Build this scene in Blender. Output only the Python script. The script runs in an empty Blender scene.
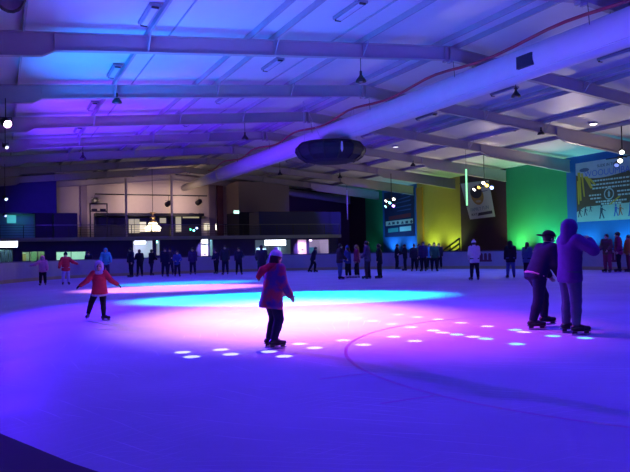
import bpy, bmesh, math, random
import numpy as np
from mathutils import Vector, Matrix
random.seed(7)
PI = math.pi
sc = bpy.context.scene
COL = sc.collection

# ------------------------------------------------------------------ camera
F, YAW, PITCH, ROLL, EYE = 640.0, .457, .0182, -.0212, 1.5
_fw = Vector((math.sin(YAW)*math.cos(PITCH), math.cos(YAW)*math.cos(PITCH), math.sin(PITCH)))
_r = Vector((math.cos(YAW), -math.sin(YAW), 0)); _u = _r.cross(_fw)
CR = _r*math.cos(ROLL) + _u*math.sin(ROLL); CU = -_r*math.sin(ROLL) + _u*math.cos(ROLL)
def at(x, y, X=None, Y=None, Z=None):
    """photograph pixel -> point on a plane of the hall"""
    d = _fw*F + CR*(x-315) - CU*(y-236)
    t = X/d.x if X is not None else (Y/d.y if Y is not None else (Z-EYE)/d.z)
    return Vector((d.x*t, d.y*t, d.z*t+EYE))
cd = bpy.data.cameras.new('camera'); cam = bpy.data.objects.new('camera', cd); COL.objects.link(cam)
cd.sensor_width = 36; cd.lens = 36*F/630; cd.clip_end = 300; cd.clip_start = .05
cam.matrix_world = Matrix(((CR.x, CU.x, -_fw.x, 0), (CR.y, CU.y, -_fw.y, 0), (CR.z, CU.z, -_fw.z, EYE), (0, 0, 0, 1)))
sc.camera = cam

# ------------------------------------------------------------------ materials
MATS = {}
def mat(name, col=(.5,.5,.5), rough=.6, metal=0, emit=None, es=1.0, noise=0.0, nscale=8.0, bump=0.0, bscale=30.0, spec=.5, alpha=None, wave=None):
    if name in MATS: return MATS[name]
    m = bpy.data.materials.new(name); m.use_nodes = True; nt = m.node_tree; b = nt.nodes['Principled BSDF']
    b.inputs['Base Color'].default_value = (*col, 1); b.inputs['Roughness'].default_value = rough
    b.inputs['Metallic'].default_value = metal; b.inputs['Specular IOR Level'].default_value = spec
    if emit is not None:
        b.inputs['Emission Color'].default_value = (*emit, 1); b.inputs['Emission Strength'].default_value = es
    tc = nt.nodes.new('ShaderNodeTexCoord')
    if noise:
        n = nt.nodes.new('ShaderNodeTexNoise'); n.inputs['Scale'].default_value = nscale; n.inputs['Detail'].default_value = 5
        nt.links.new(tc.outputs['Object'], n.inputs['Vector'])
        r = nt.nodes.new('ShaderNodeMixRGB'); r.blend_type = 'MIX'
        r.inputs[1].default_value = (*[c*(1-noise) for c in col], 1); r.inputs[2].default_value = (*[min(1, c*(1+noise)) for c in col], 1)
        nt.links.new(n.outputs['Fac'], r.inputs[0]); nt.links.new(r.outputs[0], b.inputs['Base Color'])
    if bump or wave:
        bp = nt.nodes.new('ShaderNodeBump'); bp.inputs['Strength'].default_value = bump or .4; bp.inputs['Distance'].default_value = .02
        if wave:
            w = nt.nodes.new('ShaderNodeTexWave'); w.wave_type = 'BANDS'; w.bands_direction = wave[0]; w.wave_profile = 'SAW'
            w.inputs['Scale'].default_value = wave[1]; w.inputs['Distortion'].default_value = 0
            nt.links.new(tc.outputs['Object'], w.inputs['Vector']); nt.links.new(w.outputs['Fac'], bp.inputs['Height'])
        else:
            n2 = nt.nodes.new('ShaderNodeTexNoise'); n2.inputs['Scale'].default_value = bscale; n2.inputs['Detail'].default_value = 4
            nt.links.new(tc.outputs['Object'], n2.inputs['Vector']); nt.links.new(n2.outputs['Fac'], bp.inputs['Height'])
        nt.links.new(bp.outputs['Normal'], b.inputs['Normal'])
    MATS[name] = m
    return m
def ice_material():
    m = bpy.data.materials.new('ice'); m.use_nodes = True; nt = m.node_tree; b = nt.nodes['Principled BSDF']; N = nt.nodes.new; L = nt.links.new
    tc = N('ShaderNodeTexCoord')
    n = N('ShaderNodeTexNoise'); n.inputs['Scale'].default_value = .6; n.inputs['Detail'].default_value = 7
    L(tc.outputs['Object'], n.inputs['Vector'])
    cr = N('ShaderNodeValToRGB'); cr.color_ramp.elements[0].position = .3; cr.color_ramp.elements[0].color = (.34,.36,.44,1)
    cr.color_ramp.elements[1].position = .75; cr.color_ramp.elements[1].color = (.42,.44,.53,1)
    L(n.outputs['Fac'], cr.inputs['Fac'])
    # skate grooves: thin arcs from rings about several turning centres
    last = None
    for k, (cx, cy, s, th, w) in enumerate(((-1.5,-1.0,3.1,.985,1.4),(3.5,-2.0,2.3,.988,.9),(9,9,1.1,.99,1.6),(18,20,.9,.99,1.2))):
        mp = N('ShaderNodeMapping'); mp.inputs['Location'].default_value = (-cx,-cy,0); L(tc.outputs['Object'], mp.inputs['Vector'])
        wv = N('ShaderNodeTexWave'); wv.wave_type = 'RINGS'; wv.rings_direction = 'Z'; wv.wave_profile = 'SIN'
        wv.inputs['Scale'].default_value = s; wv.inputs['Distortion'].default_value = 6.0; wv.inputs['Detail'].default_value = 1.5; wv.inputs['Detail Scale'].default_value = .25*w
        L(mp.outputs['Vector'], wv.inputs['Vector'])
        mr = N('ShaderNodeMapRange'); mr.inputs['From Min'].default_value = th; mr.inputs['From Max'].default_value = 1.0
        L(wv.outputs['Fac'], mr.inputs['Value'])
        ns = N('ShaderNodeTexNoise'); ns.inputs['Scale'].default_value = .9; L(mp.outputs['Vector'], ns.inputs['Vector'])
        mk = N('ShaderNodeMapRange'); mk.inputs['From Min'].default_value = .5; mk.inputs['From Max'].default_value = .66; L(ns.outputs['Fac'], mk.inputs['Value'])
        mu = N('ShaderNodeMath'); mu.operation = 'MULTIPLY'; L(mr.outputs['Result'], mu.inputs[0]); L(mk.outputs['Result'], mu.inputs[1])
        if last is None: last = mu
        else:
            ad = N('ShaderNodeMath'); ad.operation = 'MAXIMUM'; L(last.outputs[0], ad.inputs[0]); L(mu.outputs[0], ad.inputs[1]); last = ad
    fine = N('ShaderNodeTexNoise'); fine.inputs['Scale'].default_value = 14; fine.inputs['Detail'].default_value = 6; L(tc.outputs['Object'], fine.inputs['Vector'])
    ro = N('ShaderNodeMapRange'); ro.inputs['From Min'].default_value = .3; ro.inputs['From Max'].default_value = .7; ro.inputs['To Min'].default_value = .32; ro.inputs['To Max'].default_value = .48
    L(n.outputs['Fac'], ro.inputs['Value'])
    ra = N('ShaderNodeMath'); ra.operation = 'MULTIPLY_ADD'; L(last.outputs[0], ra.inputs[0]); ra.inputs[1].default_value = .3; L(ro.outputs['Result'], ra.inputs[2])
    h = N('ShaderNodeMath'); h.operation = 'MULTIPLY_ADD'; L(last.outputs[0], h.inputs[0]); h.inputs[1].default_value = -.5; L(fine.outputs['Fac'], h.inputs[2])
    bp = N('ShaderNodeBump'); bp.inputs['Strength'].default_value = .22; bp.inputs['Distance'].default_value = .01
    L(h.outputs[0], bp.inputs['Height'])
    out = nt.nodes['Material Output']; nt.nodes.remove(b)
    df = N('ShaderNodeBsdfDiffuse'); gl = N('ShaderNodeBsdfGlossy'); mx = N('ShaderNodeMixShader'); lw = N('ShaderNodeFresnel'); lw.inputs['IOR'].default_value = 1.08
    sx = N('ShaderNodeMixRGB'); sx.inputs[2].default_value = (.78,.8,.9,1); sf = N('ShaderNodeMath'); sf.operation = 'MULTIPLY'; sf.inputs[1].default_value = .4; L(last.outputs[0], sf.inputs[0]); L(sf.outputs[0], sx.inputs[0]); L(cr.outputs['Color'], sx.inputs[1]); L(sx.outputs[0], df.inputs['Color']); L(ra.outputs[0], gl.inputs['Roughness']); gl.inputs['Color'].default_value = (.8,.85,1,1)
    fm = N('ShaderNodeMath'); fm.operation = 'MULTIPLY'; fm.inputs[1].default_value = .16; L(lw.outputs['Fac'], fm.inputs[0])
    L(bp.outputs['Normal'], df.inputs['Normal']); L(bp.outputs['Normal'], gl.inputs['Normal'])
    L(fm.outputs[0], mx.inputs['Fac']); L(df.outputs[0], mx.inputs[1]); L(gl.outputs[0], mx.inputs[2]); L(mx.outputs[0], out.inputs['Surface'])
    return m

# ------------------------------------------------------------------ mesh building
class MB:
    def __init__(s): s.v = []; s.f = []
    def add(s, vs, fs):
        b = len(s.v); s.v += [tuple(v) for v in vs]; s.f += [tuple(i+b for i in f) for f in fs]; return s
    def box(s, c, size, R=None):
        hx, hy, hz = [d/2 for d in size]; R = R or Matrix.Identity(3); c = Vector(c)
        vs = [c + R @ Vector((x, y, z)) for z in (-hz, hz) for x, y in ((-hx,-hy),(hx,-hy),(hx,hy),(-hx,hy))]
        return s.add(vs, [(3,2,1,0),(4,5,6,7),(0,1,5,4),(1,2,6,5),(2,3,7,6),(3,0,4,7)])
    def bb(s, x0, x1, y0, y1, z0, z1): return s.box(((x0+x1)/2,(y0+y1)/2,(z0+z1)/2), (x1-x0,y1-y0,z1-z0))
    def tube(s, pts, r, n=8):
        pts = [Vector(p) for p in pts]; rings = []; rr = r if isinstance(r, (list, tuple)) else [r]*len(pts)
        for i, p in enumerate(pts):
            t = (pts[min(i+1, len(pts)-1)] - pts[max(i-1, 0)]).normalized()
            a = Vector((0,0,1)) if abs(t.z) < .9 else Vector((1,0,0))
            x = t.cross(a).normalized(); y = t.cross(x)
            rings.append([p + (x*math.cos(2*PI*k/n) + y*math.sin(2*PI*k/n))*rr[i] for k in range(n)])
        vs = [v for g in rings for v in g]; fs = []
        for i in range(len(pts)-1):
            for k in range(n): fs.append((i*n+k, i*n+(k+1)%n, (i+1)*n+(k+1)%n, (i+1)*n+k))
        fs.append(tuple(reversed(range(n)))); fs.append(tuple(range((len(pts)-1)*n, len(pts)*n)))
        return s.add(vs, fs)
    def lathe(s, prof, c=(0,0,0), n=24, R=None):
        c = Vector(c); R = R or Matrix.Identity(3); vs = []; fs = []
        for r, z in prof:
            for k in range(n): vs.append(c + R @ Vector((max(r, 1e-4)*math.cos(2*PI*k/n), max(r, 1e-4)*math.sin(2*PI*k/n), z)))
        for i in range(len(prof)-1):
            for k in range(n): fs.append((i*n+k, i*n+(k+1)%n, (i+1)*n+(k+1)%n, (i+1)*n+k))
        fs.append(tuple(reversed(range(n)))); fs.append(tuple(range((len(prof)-1)*n, len(prof)*n)))
        return s.add(vs, fs)
    def prism_xz(s, poly, y0, y1):
        n = len(poly); vs = [(x, y0, z) for x, z in poly] + [(x, y1, z) for x, z in poly]
        fs = [tuple(range(n)), tuple(reversed(range(n, 2*n)))] + [(i, i+n, (i+1)%n+n, (i+1)%n) for i in range(n)]
        return s.add(vs, fs)
    def prism_xy(s, poly, z0, z1):
        n = len(poly); vs = [(x, y, z0) for x, y in poly] + [(x, y, z1) for x, y in poly]
        fs = [tuple(reversed(range(n))), tuple(range(n, 2*n))] + [(i, (i+1)%n, (i+1)%n+n, i+n) for i in range(n)]
        return s.add(vs, fs)
    def build(s, name, m, parent=None, smooth=False, bevel=0, kind=None, label=None, cat=None, group=None):
        me = bpy.data.meshes.new(name); me.from_pydata(s.v, [], s.f); me.update()
        bm = bmesh.new(); bm.from_mesh(me); bmesh.ops.recalc_face_normals(bm, faces=bm.faces); bm.to_mesh(me); bm.free()
        me.materials.append(m)
        if smooth:
            for p in me.polygons: p.use_smooth = True
        o = bpy.data.objects.new(name, me); COL.objects.link(o); o.parent = parent
        if bevel:
            md = o.modifiers.new('bevel', 'BEVEL'); md.width = bevel; md.segments = 2; md.limit_method = 'ANGLE'
        if kind: o['kind'] = kind
        if label: tag(o, label, cat, group)
        return o
def tag(o, label, cat, group=None):
    o['label'] = label; o['category'] = cat
    if group: o['group'] = group
    return o
def empty(name, loc, rz=0, label=None, cat=None, group=None):
    o = bpy.data.objects.new(name, None); COL.objects.link(o); o.location = loc; o.rotation_euler = (0,0,rz); o.empty_display_size = .1
    if label: tag(o, label, cat, group)
    return o
def text_mesh(name, body, size, M4, m, parent, ext=.004, align='CENTER'):
    cu = bpy.data.curves.new(name, 'FONT'); cu.body = body; cu.size = size; cu.extrude = ext; cu.align_x = align; cu.align_y = 'CENTER'
    t = bpy.data.objects.new('tmp', cu); COL.objects.link(t)
    me = bpy.data.meshes.new_from_object(t.evaluated_get(bpy.context.evaluated_depsgraph_get())); bpy.data.objects.remove(t)
    me.transform(M4); me.materials.clear(); me.materials.append(m)
    o = bpy.data.objects.new(name, me); COL.objects.link(o); o.parent = parent
    return o
def rot_to(d):
    return Vector((0,0,1)).rotation_difference(Vector(d).normalized()).to_matrix()
def spot(name, loc, target, watts, color, deg, blend=.5, radius=.05, scale=None, parent=None):
    l = bpy.data.lights.new(name, 'SPOT'); l.energy = watts; l.color = color; l.spot_size = math.radians(deg); l.spot_blend = blend; l.shadow_soft_size = radius
    o = bpy.data.objects.new(name, l); COL.objects.link(o); o.location = loc
    o.rotation_euler = (Vector(target)-Vector(loc)).to_track_quat('-Z', 'Y').to_euler()
    if scale: o.scale = scale
    return o
def point(name, loc, watts, color, radius=.1):
    l = bpy.data.lights.new(name, 'POINT'); l.energy = watts; l.color = color; l.shadow_soft_size = radius
    o = bpy.data.objects.new(name, l); COL.objects.link(o); o.location = loc
    return o

# ------------------------------------------------------------------ hall dimensions
RX, RZ, SL = 15.97, 8.83, .0918            # ridge X, underside of rafters at the ridge, roof slope
XL, XR, YN, YF = -5.0, 37.0, -12.0, 66.0
def rz_(X, up=0): return RZ + up - SL*abs(X-RX)
BEAMS = [20.25 + 6.5*i for i in range(-2, 7)] + [65.6]
CE = .72                                   # ceiling above rafter underside

M_ceil = mat('ceiling_sheet', (.62,.62,.66), .45, noise=.05, nscale=1.5, bump=.25, wave=('Y', .3))
M_beam = mat('painted_steel', (.36,.32,.35), .45, noise=.08, nscale=3)
M_purlin = mat('galvanised_purlin', (.34,.34,.39), .5, metal=.2, noise=.1, nscale=4)
M_black = mat('black_metal', (.012,.012,.016), .5)
M_dark = mat('dark_panel', (.018,.015,.05), .7, noise=.2, nscale=2)
M_navy = mat('navy_panel', (.03,.015,.22), .7, noise=.15, nscale=2)
M_maroon = mat('maroon_wall', (.055,.016,.045), .75, noise=.15, nscale=2, wave=('Z', 1.2), bump=.2)
M_beige = mat('beige_wall', (.50,.42,.38), .8, noise=.06, nscale=3, bump=.1, wave=('X', .5))
M_rubber = mat('rubber_floor', (.03,.03,.04), .85, noise=.3, nscale=20, bump=.2, bscale=80)

# ---- floors
def arc(cx, cy, r, a0, a1, n):
    return [(cx + r*math.cos(math.radians(a0+(a1-a0)*k/n)), cy + r*math.sin(math.radians(a0+(a1-a0)*k/n))) for k in range(n+1)]
R8 = 8.5; LX = -.68; FY = 41.0; NY = -3.8; RX2 = 28.5
rink = arc(7.87, 4.77, R8, 180, 270, 14) + arc(RX2-R8, 4.77, R8, 270, 360, 14) + arc(9.0, 21.5, 19.5, 0, 90, 26) + arc(7.8, 32.5, R8, 90, 180, 14)
MB().prism_xy(rink, -.03, 0).build('floor_ice', ice_material(), kind='structure')
MB().bb(XL, XR, YN, YF, -.2, -.03).build('floor_surround', M_rubber, kind='structure')
# ---- roof and walls
c = MB()
for x0, x1 in ((XL-.2, RX), (RX, XR+.2)):
    c.prism_xz([(x0, rz_(x0, CE)), (x1, rz_(x1, CE)), (x1, rz_(x1, CE+.1)), (x0, rz_(x0, CE+.1))], YN, YF+.3)
c.build('ceiling', M_ceil, kind='structure')
gable = [(XL, -.2), (XR, -.2), (XR, rz_(XR, CE)), (RX, RZ+CE), (XL, rz_(XL, CE))]
MB().prism_xz(gable, YN-.2, YN).build('wall_front', M_dark, kind='structure')
MB().bb(XL-.2, XL, YN, YF, -.2, rz_(XL, CE)).build('wall_left', mat('left_wall', (.3,.3,.34), .8, noise=.1), kind='structure')
def back(x0, x1, m, nm):
    poly = [(x0, -.2), (x1, -.2), (x1, rz_(x1, CE))] + ([(RX, RZ+CE)] if x0 < RX < x1 else []) + [(x0, rz_(x0, CE))]
    MB().prism_xz(poly, YF, YF+.2).build(nm, m, kind='structure')
back(XL, 4.2, M_navy, 'wall_back'); back(4.2, 26.9, M_beige, 'wall_back'); back(26.9, XR, M_maroon, 'wall_back')
# right wall, one coloured bay between every two columns
M_wyel = mat('yellow_wall', (.50,.33,.07), .7, noise=.06, nscale=2, wave=('Z', 1.0), bump=.25)
M_wgrn = mat('green_wall', (.015,.27,.13), .7, noise=.06, nscale=2, wave=('Z', 1.0), bump=.25)
M_wblu = mat('blue_wall', (.015,.10,.42), .7, noise=.06, nscale=2, wave=('Z', 1.0), bump=.25)
M_wora = mat('orange_trim', (.55,.22,.02), .7)
bays = [(-12, 7.25, M_maroon), (7.25, 13.75, M_wblu), (13.75, 20.25, M_wyel), (20.25, 26.75, M_maroon), (26.75, 33.6, M_wblu), (33.6, 39.8, M_wgrn), (39.8, 45.6, M_maroon), (45.6, 52.2, M_wyel), (52.2, 58.6, M_wblu), (58.6, 62.2, M_wgrn), (62.2, 66.0, M_maroon)]
for a, b_, m in bays:
    MB().bb(XR, XR+.2, a, b_, -.2, rz_(XR, CE)).build('wall_right', m, kind='structure')
MB().bb(XR-.12, XR, 51.2, 52.2, -.03, 7.2).build('trim_1', M_wora, kind='structure')
# ---- portal frames
HX = 12.75
for yb in BEAMS:
    b = MB(); d = .5
    for s in (-1, 1):
        def X(u): return RX + s*u
        end = 21.0
        zt = lambda u: RZ + d - SL*u
        hx, st, dr = (14.45, .35, .16) if s < 0 else (HX, .75, .24)
        bot = [(0, RZ), (hx, RZ-SL*hx), (hx+st, RZ-SL*(hx+st)-dr), (end, RZ-SL*end-dr-.1)]
        web = [(X(u), z) for u, z in bot] + [(X(end), zt(end)), (X(0), zt(0))]
        b.prism_xz(web, yb-.012, yb+.012)
        for (u0, z0), (u1, z1) in zip(bot, bot[1:]):
            b.prism_xz([(X(u0), z0-.02), (X(u1), z1-.02), (X(u1), z1), (X(u0), z0)], yb-.11, yb+.11)
        b.prism_xz([(X(0), zt(0)), (X(end), zt(end)), (X(end), zt(end)+.02), (X(0), zt(0)+.02)], yb-.11, yb+.11)
        b.bb(X(hx)-.02, X(hx)+.02, yb-.11, yb+.11, RZ-SL*hx, zt(hx))                   # stiffener
        b.bb(X(.12)-.05, X(.12)+.05, yb-.11, yb+.11, RZ-.12, RZ+d)                     # ridge splice plate
        ce = X(end) ; x0, x1 = sorted((X(21.05), X(21.2)))
        b.bb(x0, x1, yb-.11, yb+.11, -.03, RZ-SL*end+d)                               # column
    b.build('roof_beam', M_beam, kind='structure')
# ---- purlins and fly braces
PU = [.45, 3.95, 7.45, 8.35, 11.75, 15.3]
for u in PU:
    for s in (-1, 1):
        x = RX + s*u
        MB().box((x, (YN+YF)/2, rz_(x, CE-.115)), (.065, YF-YN-.1, .2)).build('roof_purlin', M_purlin, kind='structure')
for yb in BEAMS[1:-1]:
    b = MB()
    for u in (3.95, 7.45, 11.75):
        for s in (-1, 1):
            x = RX + s*u
            b.tube([(x, yb-.13, rz_(x, .04)), (x, yb-.6, rz_(x, .52))], .022, 6)
            b.box((x, yb-.13, rz_(x, .25)), (.07, .03, .5))
    b.build('roof_brace', M_purlin, kind='structure')

# ------------------------------------------------------------------ rink boards
def offset(path, d):
    out = []; n = len(path)
    for i in range(n):
        a, b = Vector(path[i-1]), Vector(path[(i+1) % n]); t = (b-a).normalized(); nn = Vector((t.y, -t.x))
        out.append(Vector(path[i]) + nn*d)
    return out
# resample the outline evenly
pp = [Vector(p) for p in rink]; pts = []
tot = sum((pp[(i+1) % len(pp)]-pp[i]).length for i in range(len(pp))); NP = 54; sub = 4
step = tot/(NP*sub); acc = 0; i = 0; cur = pp[0]; target = 0
seg = [(pp[i], pp[(i+1) % len(pp)]) for i in range(len(pp))]; run = 0
for a, b in seg:
    l = (b-a).length
    while l > 1e-9 and target <= run + l - 1e-6 and len(pts) < NP*sub:
        pts.append(a + (b-a)*((target-run)/l)); target += step
    run += l
def strip(idx, d0, d1, z0, z1):
    q0 = offset(pts, d0); q1 = offset(pts, d1); b = MB()
    for k in range(len(idx)-1):
        i, j = idx[k] % len(pts), idx[k+1] % len(pts)
        b.add([(q0[i].x,q0[i].y,z0),(q0[j].x,q0[j].y,z0),(q1[j].x,q1[j].y,z0),(q1[i].x,q1[i].y,z0),(q0[i].x,q0[i].y,z1),(q0[j].x,q0[j].y,z1),(q1[j].x,q1[j].y,z1),(q1[i].x,q1[i].y,z1)],
              [(0,1,2,3),(7,6,5,4),(0,4,5,1),(2,6,7,3),(1,5,6,2),(0,3,7,4)])
    return b
M_board = mat('white_board', (.30,.29,.31), .4, noise=.12, nscale=3)
M_kick = mat('yellow_kickplate', (.34,.29,.12), .5, noise=.15, nscale=4)
M_rail = mat('board_cap_rail', (.10,.09,.13), .85, spec=.1)
barrier = empty('rink_barrier', (0,0,0), 0, 'long white rink barrier with cap rail running all round the ice', 'barrier')
for k in range(NP):
    idx = list(range(k*sub, k*sub+sub+1))
    p = strip(idx, .02, .09, .0, 1.05); p.build('board_panel', M_board, barrier)
allidx = list(range(0, NP*sub+1))
strip(allidx, -.01, .02, .0, .18).build('kick_plate', M_kick, barrier)
strip(allidx, .0, .17, 1.05, 1.1).build('cap_rail', M_rail, barrier)
posts = MB(); qo = offset(pts, .095)
for k in range(NP):
    p = qo[k*sub]; posts.box((p.x, p.y, .52), (.05,.05,1.03))
posts.build('support_posts', M_rail, barrier)
def nearest_board(x, y):
    q = offset(pts, .0); best = min(range(len(pts)), key=lambda i: (q[i]-Vector((x,y))).length)
    a, b = q[best-1], q[(best+1) % len(pts)]; t = (b-a).normalized(); return q[best], t
M_adred = mat('maroon_print', (.10,.012,.03), .5)
for (px, py, w, lab) in ((463, 262, 1.05, 'dark maroon block logo printed on the white boards left of the white-shirted skater'), (599, 258, .75, 'dark maroon three-figure logo on the white boards at the right end')):
    g = at(px, 271, Z=0); q, t = nearest_board(g.x, g.y); n = Vector((-t.y, t.x))
    b = MB(); y = -.004; Rl = Matrix.Rotation(math.atan2(t.y, t.x), 3, 'Z')
    b.bb(-w/2, w/2, y-.004, y, -.24, -.12)
    for k in range(4):
        xx = -w/2 + w*(k+.5)/4; b.bb(xx-w*.09, xx+w*.09, y-.004, y, -.12, .16); b.lathe([(.001,-.002),(w*.09,-.002),(w*.09,.002),(.001,.002)], (xx, y-.002, .19), 10, Matrix.Rotation(PI/2,3,'X'))
    b.v = [tuple(Rl @ Vector(v) + Vector((q.x, q.y, .67))) for v in b.v]
    b.build('printed_logo', M_adred, barrier)['label'] = lab

# painted ice markings: face-off circle with hash marks (slightly proud of the ice)
M_line = mat('red_line_paint', (.33,.10,.34), .4)
b = MB(); CX, CY = 8.36, 5.9; nseg = 120
for k in range(nseg):
    a0, a1 = 2*PI*k/nseg, 2*PI*(k+1)/nseg
    b.add([(CX+r*math.cos(a), CY+r*math.sin(a), .0015) for r, a in ((4.475,a0),(4.525,a0),(4.525,a1),(4.475,a1))], [(0,1,2,3)])
for s in (-1, 1):
    for hy in (-.66, .66):
        x0 = CX + s*4.5; x1 = CX + s*5.12; x0, x1 = min(x0,x1), max(x0,x1)
        b.add([(x0,CY+hy-.025,.0015),(x1,CY+hy-.025,.0015),(x1,CY+hy+.025,.0015),(x0,CY+hy+.025,.0015)], [(0,1,2,3)])
b.build('faceoff_circle', M_line, label='thin red face-off circle with hash marks painted on the near ice', cat='marking')
b = MB(); b.add([(-.6,20.0,.0015),(28.3,20.0,.0015),(28.3,20.06,.0015),(-.6,20.06,.0015)], [(0,1,2,3)])

# ------------------------------------------------------------------ mezzanine and rooms at the far end
YM = 54.0
def pm(x, y, Y=YM): return at(x, y, Y=Y)
zs = 2.72
xe = pm(341, 235).x
M_fascia = mat('fascia_paint', (.26,.28,.40), .5, noise=.1, nscale=3)
M_slab = mat('slab_concrete', (.12,.12,.15), .8, noise=.1)
MB().bb(XL, xe, YM, YF, zs-.22, zs-.02).build('floor_mezzanine', M_slab, kind='structure')
MB().bb(XL, xe, YM-.06, YM, zs-.30, zs).build('trim_2', M_fascia, kind='structure')
# balustrade
bal = empty('balcony_railing', (0, YM+.1, zs), 0, 'long dark balcony railing along the front edge of the upper floor', 'railing')
M_glassd = mat('smoked_infill', (.03,.03,.06), .3)
b = MB(); n = int((xe-XL)/1.6)
for k in range(n+1):
    x = XL+.1 + (xe-XL-.2)*k/n
    MB().bb(x-.025, x+.025, -.025, .025, 0, .98).build('post', M_black, bal)
MB().bb(XL+.1, xe-.1, -.03, .03, .96, 1.02).build('handrail', mat('rail_steel', (.12,.12,.18), .4, metal=.4), bal)
b = MB()
for z in (.2, .4, .6, .8): b.bb(XL+.1, xe-.1, -.012, .012, z-.012, z+.012)
b.build('rails', M_black, bal)
# ground-floor front wall with openings
YW = YM + .6
def openings_wall(name, x0, x1, z0, z1, y, ops, m):
    b = MB(); xs = x0
    for (a, c_, za, zb) in sorted(ops):
        if a > xs: b.bb(xs, a, y, y+.12, z0, z1)
        if za > z0: b.bb(a, c_, y, y+.12, z0, za)
        if zb < z1: b.bb(a, c_, y, y+.12, zb, z1)
        xs = c_
    if xs < x1: b.bb(xs, x1, y, y+.12, z0, z1)
    b.build(name, m, kind='structure')
def opx(x0, x1, y0, y1):
    a = pm(x0, y1, YW); c_ = pm(x1, y0, YW); return (a.x, c_.x, max(a.z, .02), min(c_.z, zs-.24))
OPS = {'w1': opx(-14, 13, 249, 266), 'w2': opx(22, 45, 251, 266), 'w3': opx(56, 86, 251, 266), 'd1': opx(133, 153, 240, 276), 'w4': opx(156, 160, 240, 256),
       'd2': opx(201, 208.6, 238.5, 276), 'w5': opx(209.6, 213, 239, 258), 'k': opx(255, 291, 239, 258), 'd3': opx(298, 307, 239, 276), 'w6': opx(309, 329, 239, 258)}
openings_wall('wall_lobby', XL, xe, -.03, zs-.22, YW, list(OPS.values()), M_navy)
YB = YW + 3.2
MB().bb(XL, xe, YB, YB+.1, -.03, zs-.22).build('wall_lobby', mat('lobby_plaster', (.7,.7,.7), .8, noise=.05), kind='structure')
for px in (17, 50, 110, 164, 205, 214.3, 245, 294, 308, 335):
    x = pm(px, 250, YW).x; MB().bb(x-.05, x+.05, YW+.12, YB, -.03, zs-.22).build('wall_partition', mat('partition', (.6,.6,.62), .8), kind='structure')
MB().bb(xe-.1, xe, YM+.6, YF, -.03, zs-.22).build('wall_lobby', M_dark, kind='structure')
M_frame = mat('window_frame', (.05,.05,.08), .5)
M_pane = bpy.data.materials.new('clear_pane'); M_pane.use_nodes = True
pb = M_pane.node_tree.nodes['Principled BSDF']; pb.inputs['Roughness'].default_value = .02; pb.inputs['Transmission Weight'].default_value = 1; pb.inputs['IOR'].default_value = 1.05; pb.inputs['Base Color'].default_value = (1,1,1,1)
def window(nm, o, mull=1, pane=True):
    x0, x1, z0, z1 = o; e = empty(nm, ((x0+x1)/2, YW+.02, z0)); e['kind'] = 'structure'; w = (x1-x0)/2; h = z1-z0; t = .05
    b = MB(); b.bb(-w, w, -.03, .05, 0, t).bb(-w, w, -.03, .05, h-t, h).bb(-w, -w+t, -.03, .05, t, h-t).bb(w-t, w, -.03, .05, t, h-t)
    for k in range(1, mull): x = -w + 2*w*k/mull; b.bb(x-.025, x+.025, -.03, .05, t, h-t)
    b.build('window_frame', M_frame, e)
    if pane: MB().bb(-w+t, w-t, .008, .014, t, h-t).build('window_pane', M_pane, e)
    return e
window('window_1', OPS['w1'], 3); window('window_2', OPS['w2'], 3); window('window_3', OPS['w3'], 2); window('window_4', OPS['w4'], 1)
window('window_5', OPS['w5'], 1); window('window_6', OPS['w6'], 1); window('window_7', OPS['k'], 3, pane=False)
# doors
def door(nm, o, col, op=0, notice=False, transom=.5):
    x0, x1, z0, z1 = o; e = empty(nm, (x0, YW+.06, z0)); e['kind'] = 'structure'; w = x1-x0; h = z1-z0
    b = MB(); b.bb(0, .05, -.05, .05, 0, h).bb(w-.05, w, -.05, .05, 0, h).bb(.05, w-.05, -.05, .05, h-.05, h)
    if transom: b.bb(.05, w-.05, -.05, .05, h-transom-.05, h-transom)
    b.build('door_frame', M_frame, e)
    hh = h-.06-(transom+.05 if transom else 0)
    if col:
        lf = MB().bb(.06, w-.06, -.02, .02, 0.01, hh).build('door_leaf', col, e)
        MB().bb(.12, .15, -.07, -.02, hh*.42, hh*.58).build('door_handle', M_black, lf)
        if notice: MB().bb(w*.42, w*.62, -.03, -.02, hh*.56, hh*.60).build('door_notice', M_black, lf)
    return e
M_dpink = mat('white_door_lit', (.85,.75,.85), .5)
door('door_1', OPS['d1'], None, transom=0); door('door_2', OPS['d2'], M_dpink, notice=True, transom=.45); door('door_3', OPS['d3'], M_dpink, notice=True, transom=0)
# lights inside the rooms
def room_light(px, w, col, z=2.3, dy=1.6): p = pm(px, 250, YW); return point('room_lamp', (p.x, YW+dy, z), w*6, col, .15)
room_light(5, 26, (.35,.9,.8)); room_light(33, 22, (.45,.85,.45)); room_light(72, 190, (.45,1,.55)); room_light(143, 16, (.75,.6,1)); room_light(158, 14, (.3,.9,.8), dy=.8)
room_light(203, 20, (.9,.85,1)); room_light(211, 12, (.3,.7,.8)); room_light(273, 2.2, (.45,.65,1)); room_light(302, 10, (1,.6,1)); room_light(318, 32, (.8,.6,1))
spot('door_fill', pm(302, 240, YM-.8)+Vector((0,0,-.1)), pm(302.5, 250, YW), 330, (1,.6,1), 70, .8)  # unseen lamps added before the two closed doors to brighten them
spot('door_fill', pm(204.5, 240, YM-.8)+Vector((0,0,-.1)), pm(204.5, 250, YW), 300, (.85,.75,1), 60, .8)
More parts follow.
